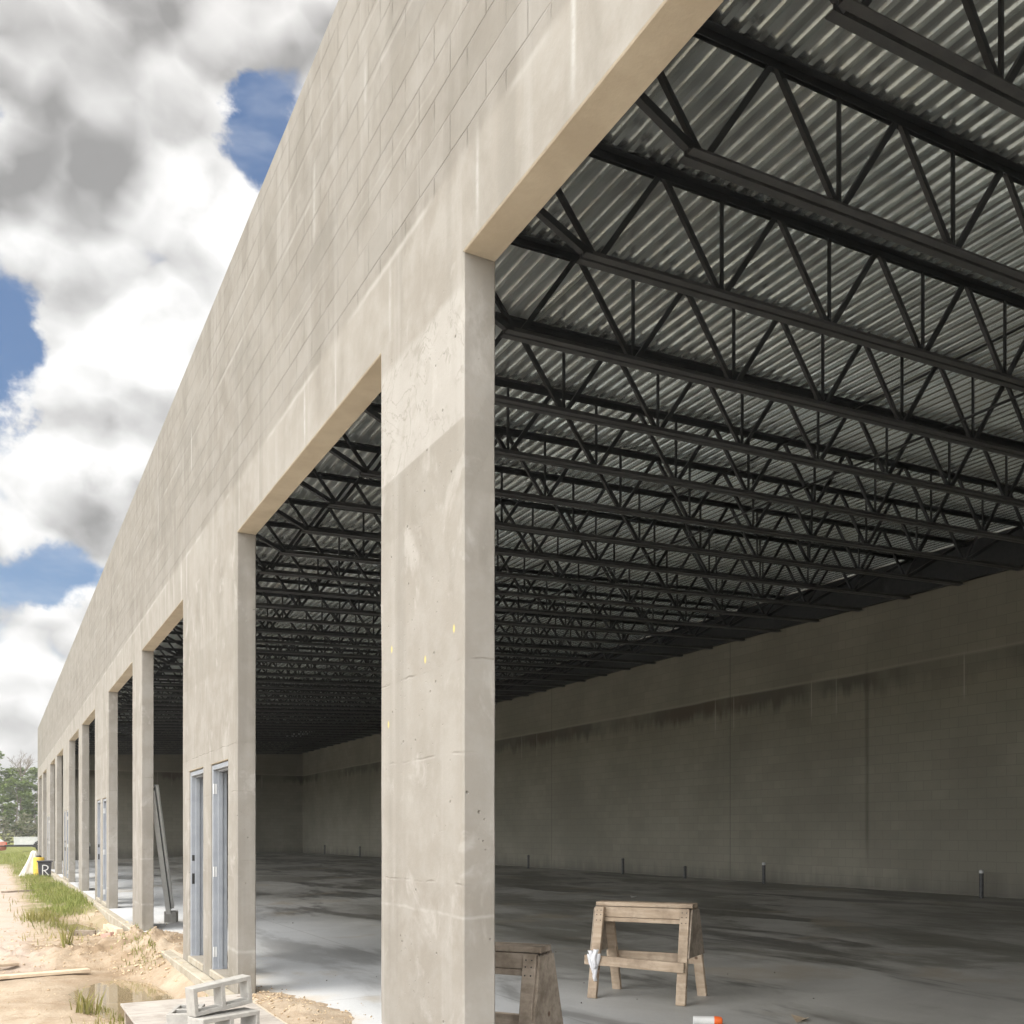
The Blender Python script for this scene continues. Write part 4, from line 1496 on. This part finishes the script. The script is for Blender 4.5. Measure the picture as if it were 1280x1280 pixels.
def branch(p, d, ln, r, lev):
    e = p + d * ln
    t.tube(p, e, r, r * 0.6, 5)
    if lev == 0:
        return
    for _ in range(4 if lev > 1 else 4):
        q = Vector((rr.uniform(-1, 1), rr.uniform(-1, 1), rr.uniform(-0.15, 0.9)))
        nd = (d * 0.7 + q * 0.9).normalized()
        branch(p + d * ln * rr.uniform(0.55, 1.0), nd, ln * rr.uniform(0.45, 0.72), r * 0.5, lev - 1)


t.tube((0, 0, -0.3), (0.2, 0, 11.5), 0.22, 0.12, 7)
t.build('trunk', M_BARK, bt)
t = MB()
for _ in range(5):
    branch(Vector((0.2, 0, 11.2)), Vector((rr.uniform(-.7, .7), rr.uniform(-.4, .4), 1)).normalized(), 2.5, 0.085, 3)
t.build('crown', M_BARK, bt)
tag(bt, 'bare leafless tree rising above the treeline', 'tree')

# undergrowth in front of the trunks
cr = MB()
rr = random.Random(21)
for k in range(26):
    x = -9 + k * 0.8 + rr.uniform(-.4, .4)
    foliage(cr, x, 172 + rr.uniform(-3, 3), gz(0, 172) + rr.uniform(0.8, 3.4), 1.5, 1.9, 130, 0.28, rr)
tag(cr.build('undergrowth', M_LEAF2), kind='stuff')


# ------------------------------------------------------------------ grass, weeds, rubble
def blades(name, mat, spots, rr):
    b = MB()
    for (cx, cy, sx, sy, n, h0) in spots:
        for _ in range(n):
            x, y = rr.gauss(cx, sx), rr.gauss(cy, sy)
            if x > -0.13:
                continue
            z = gz(x, y) - 0.01
            h = h0 * rr.uniform(0.4, 1.2)
            a = rr.uniform(0, 6.28)
            w_ = h * 0.035 + 0.003
            lx, ly = h * rr.uniform(-.45, .45), h * rr.uniform(-.45, .45)
            dx_, dy_ = math.cos(a) * w_, math.sin(a) * w_
            b.add([(x - dx_, y - dy_, z), (x + dx_, y + dy_, z), (x + dx_ * .7 + lx * .4, y + dy_ * .7 + ly * .4, z + h * .6),
                   (x - dx_ * .7 + lx * .4, y - dy_ * .7 + ly * .4, z + h * .6), (x + lx, y + ly, z + h)],
                  [(0, 1, 2, 3), (3, 2, 4)])
    return tag(b.build(name, mat), kind='stuff')


rr = random.Random(5)
sp = []
for k in range(70):
    yy = rr.uniform(22.5, 34)
    sp.append((rr.uniform(-1.0, -0.25), yy, 0.14, 0.5, 62, rr.uniform(0.09, 0.24)))
for k in range(40):
    sp.append((rr.uniform(-1.1, -0.25), rr.uniform(34, 58), 0.22, 1.5, 80, 0.16))
for k in range(60):
    sp.append((rr.uniform(-2.2, 3.0), rr.uniform(60, 88), 0.5, 2.0, 60, 0.28))
sp += [(-0.62, 9.35, 0.16, 0.30, 260, 0.12), (-0.35, 9.55, 0.12, 0.25, 220, 0.14), (-0.30, 14.2, 0.12, 0.5, 160, 0.07)]
blades('grass', M_GRASS, sp, rr)
sp = [(-1.25, 21.5, 0.20, 0.6, 320, 0.20), (-0.95, 20.2, 0.15, 0.5, 120, 0.15), (-1.05, 10.6, 0.10, 0.14, 130, 0.11), (-1.25, 10.5, 0.06, 0.06, 30, 0.26),
      (-0.98, 9.3, 0.22, 0.25, 150, 0.10), (-0.25, 13.6, 0.14, 0.4, 170, 0.08), (-0.9, 9.9, 0.10, 0.15, 90, 0.10), (-1.15, 15.2, 0.04, 0.1, 18, 0.3)]
for k in range(30):
    sp.append((rr.uniform(-1.5, -0.3), rr.uniform(15, 60), 0.2, 0.8, 25, 0.14))
blades('dry_weeds', M_DRYGRASS, sp, rr)


def stones(name, mat, spots, rr, floor=False):
    b = MB()
    for (cx, cy, sx, sy, n, s0) in spots:
        for _ in range(n):
            x, y = rr.gauss(cx, sx), rr.gauss(cy, sy)
            s = s0 * rr.uniform(0.3, 1.0) ** 1.6
            zg = max(gz(x, y), floor_z(x)) if x > 0.02 else gz(x, y)
            if -0.125 < x <= 0.02:
                zg = max(zg, -0.02)
            c = Vector((x, y, zg + s * 0.25))
            q = Matrix.Rotation(rr.uniform(0, 6.28), 3, 'Z') @ Matrix.Rotation(rr.uniform(0, 6.28), 3, 'X')
            vs = [Vector(v_) * s * rr.uniform(0.6, 1.1) for v_ in ((1, 0, 0), (-1, 0, 0), (0, .8, 0), (0, -.8, 0), (0, 0, .6), (0, 0, -.6))]
            b.add([q @ v_ + c for v_ in vs], [(0, 2, 4), (2, 1, 4), (1, 3, 4), (3, 0, 4), (2, 0, 5), (1, 2, 5), (3, 1, 5), (0, 3, 5)])
    return tag(b.build(name, mat), kind='stuff')


M_CLOD = m_leaf('sand_clods', (0.36, 0.26, 0.16), (0.58, 0.47, 0.33), (0.48, 0.37, 0.25), 0.0)
sp = [(0.28, 8.3, 0.16, 0.7, 240, 0.022), (0.15, 9.0, 0.12, 0.3, 120, 0.026), (-0.25, 14.4, 0.35, 1.0, 420, 0.026), (-1.1, 14.8, 0.7, 0.7, 420, 0.026),
      (-0.35, 17.6, 0.2, 0.6, 110, 0.06), (-0.8, 9.7, 0.35, 0.5, 320, 0.016), (-0.9, 16.2, 0.6, 1.2, 240, 0.03), (-1.2, 12.0, 0.6, 1.6, 180, 0.016),
      (0.5, 7.2, 0.25, 0.6, 60, 0.014), (-0.2, 26, 0.10, 6.0, 90, 0.07), (-1.4, 18.0, 0.5, 2.0, 140, 0.03), (-0.35, 13.0, 0.18, 0.5, 90, 0.045)]
stones('rubble', M_CLOD, sp, random.Random(9))
M_CHIP = m_leaf('dark_chips', (0.06, 0.05, 0.04), (0.16, 0.13, 0.10), (0.10, 0.08, 0.06), 0.0)
sp = [(1.2, 9.0, 0.6, 2.0, 10, 0.022), (3.5, 8.5, 1.5, 3.0, 26, 0.02), (0.6, 7.6, 0.3, 0.7, 12, 0.018), (1.5, 20.0, 0.8, 3.0, 14, 0.03)]
stones('floor_debris', M_CHIP, sp, random.Random(19))
for k, (x, y, lab) in enumerate(((9.6, 16.2, 'pale scrap of paper on the floor near the back wall'), (3.55, 5.55, 'tan scrap of paper on the slab right of the spray can'))):
    b = MB()
    b.add([(-0.09, -0.05, 0.0), (0.03, -0.06, 0.03), (0.10, 0.05, 0.0), (-0.04, 0.06, 0.04), (-0.09, -0.05, 0.004), (0.03, -0.06, 0.034), (0.10, 0.05, 0.004), (-0.04, 0.06, 0.044)],
          [(0, 3, 2, 1), (4, 5, 6, 7), (0, 1, 5, 4), (1, 2, 6, 5), (2, 3, 7, 6), (3, 0, 4, 7)])
    o = b.build('paper_scrap', M_WHITE if k == 0 else M_LIGHTWOOD)
    o.location = (x, y, floor_z(x) + 0.002)
    tag(o, lab, 'paper')

# ------------------------------------------------------------------ thin humid air out to the trees
m = bpy.data.materials.new('humid_air')
m.use_nodes = True
m.node_tree.nodes.clear()
g = G(m.node_tree)
out = g.n.new('ShaderNodeOutputMaterial')
pv = g.n.new('ShaderNodeVolumePrincipled')
pv.inputs['Color'].default_value = (0.95, 0.96, 0.97, 1)
pv.inputs['Density'].default_value = 0.0005
g.l.new(pv.outputs[0], out.inputs['Volume'])
b = MB()
b.box((0, 90, 10.7), (120, 300, 25.0))
tag(b.build('haze', m), kind='stuff')
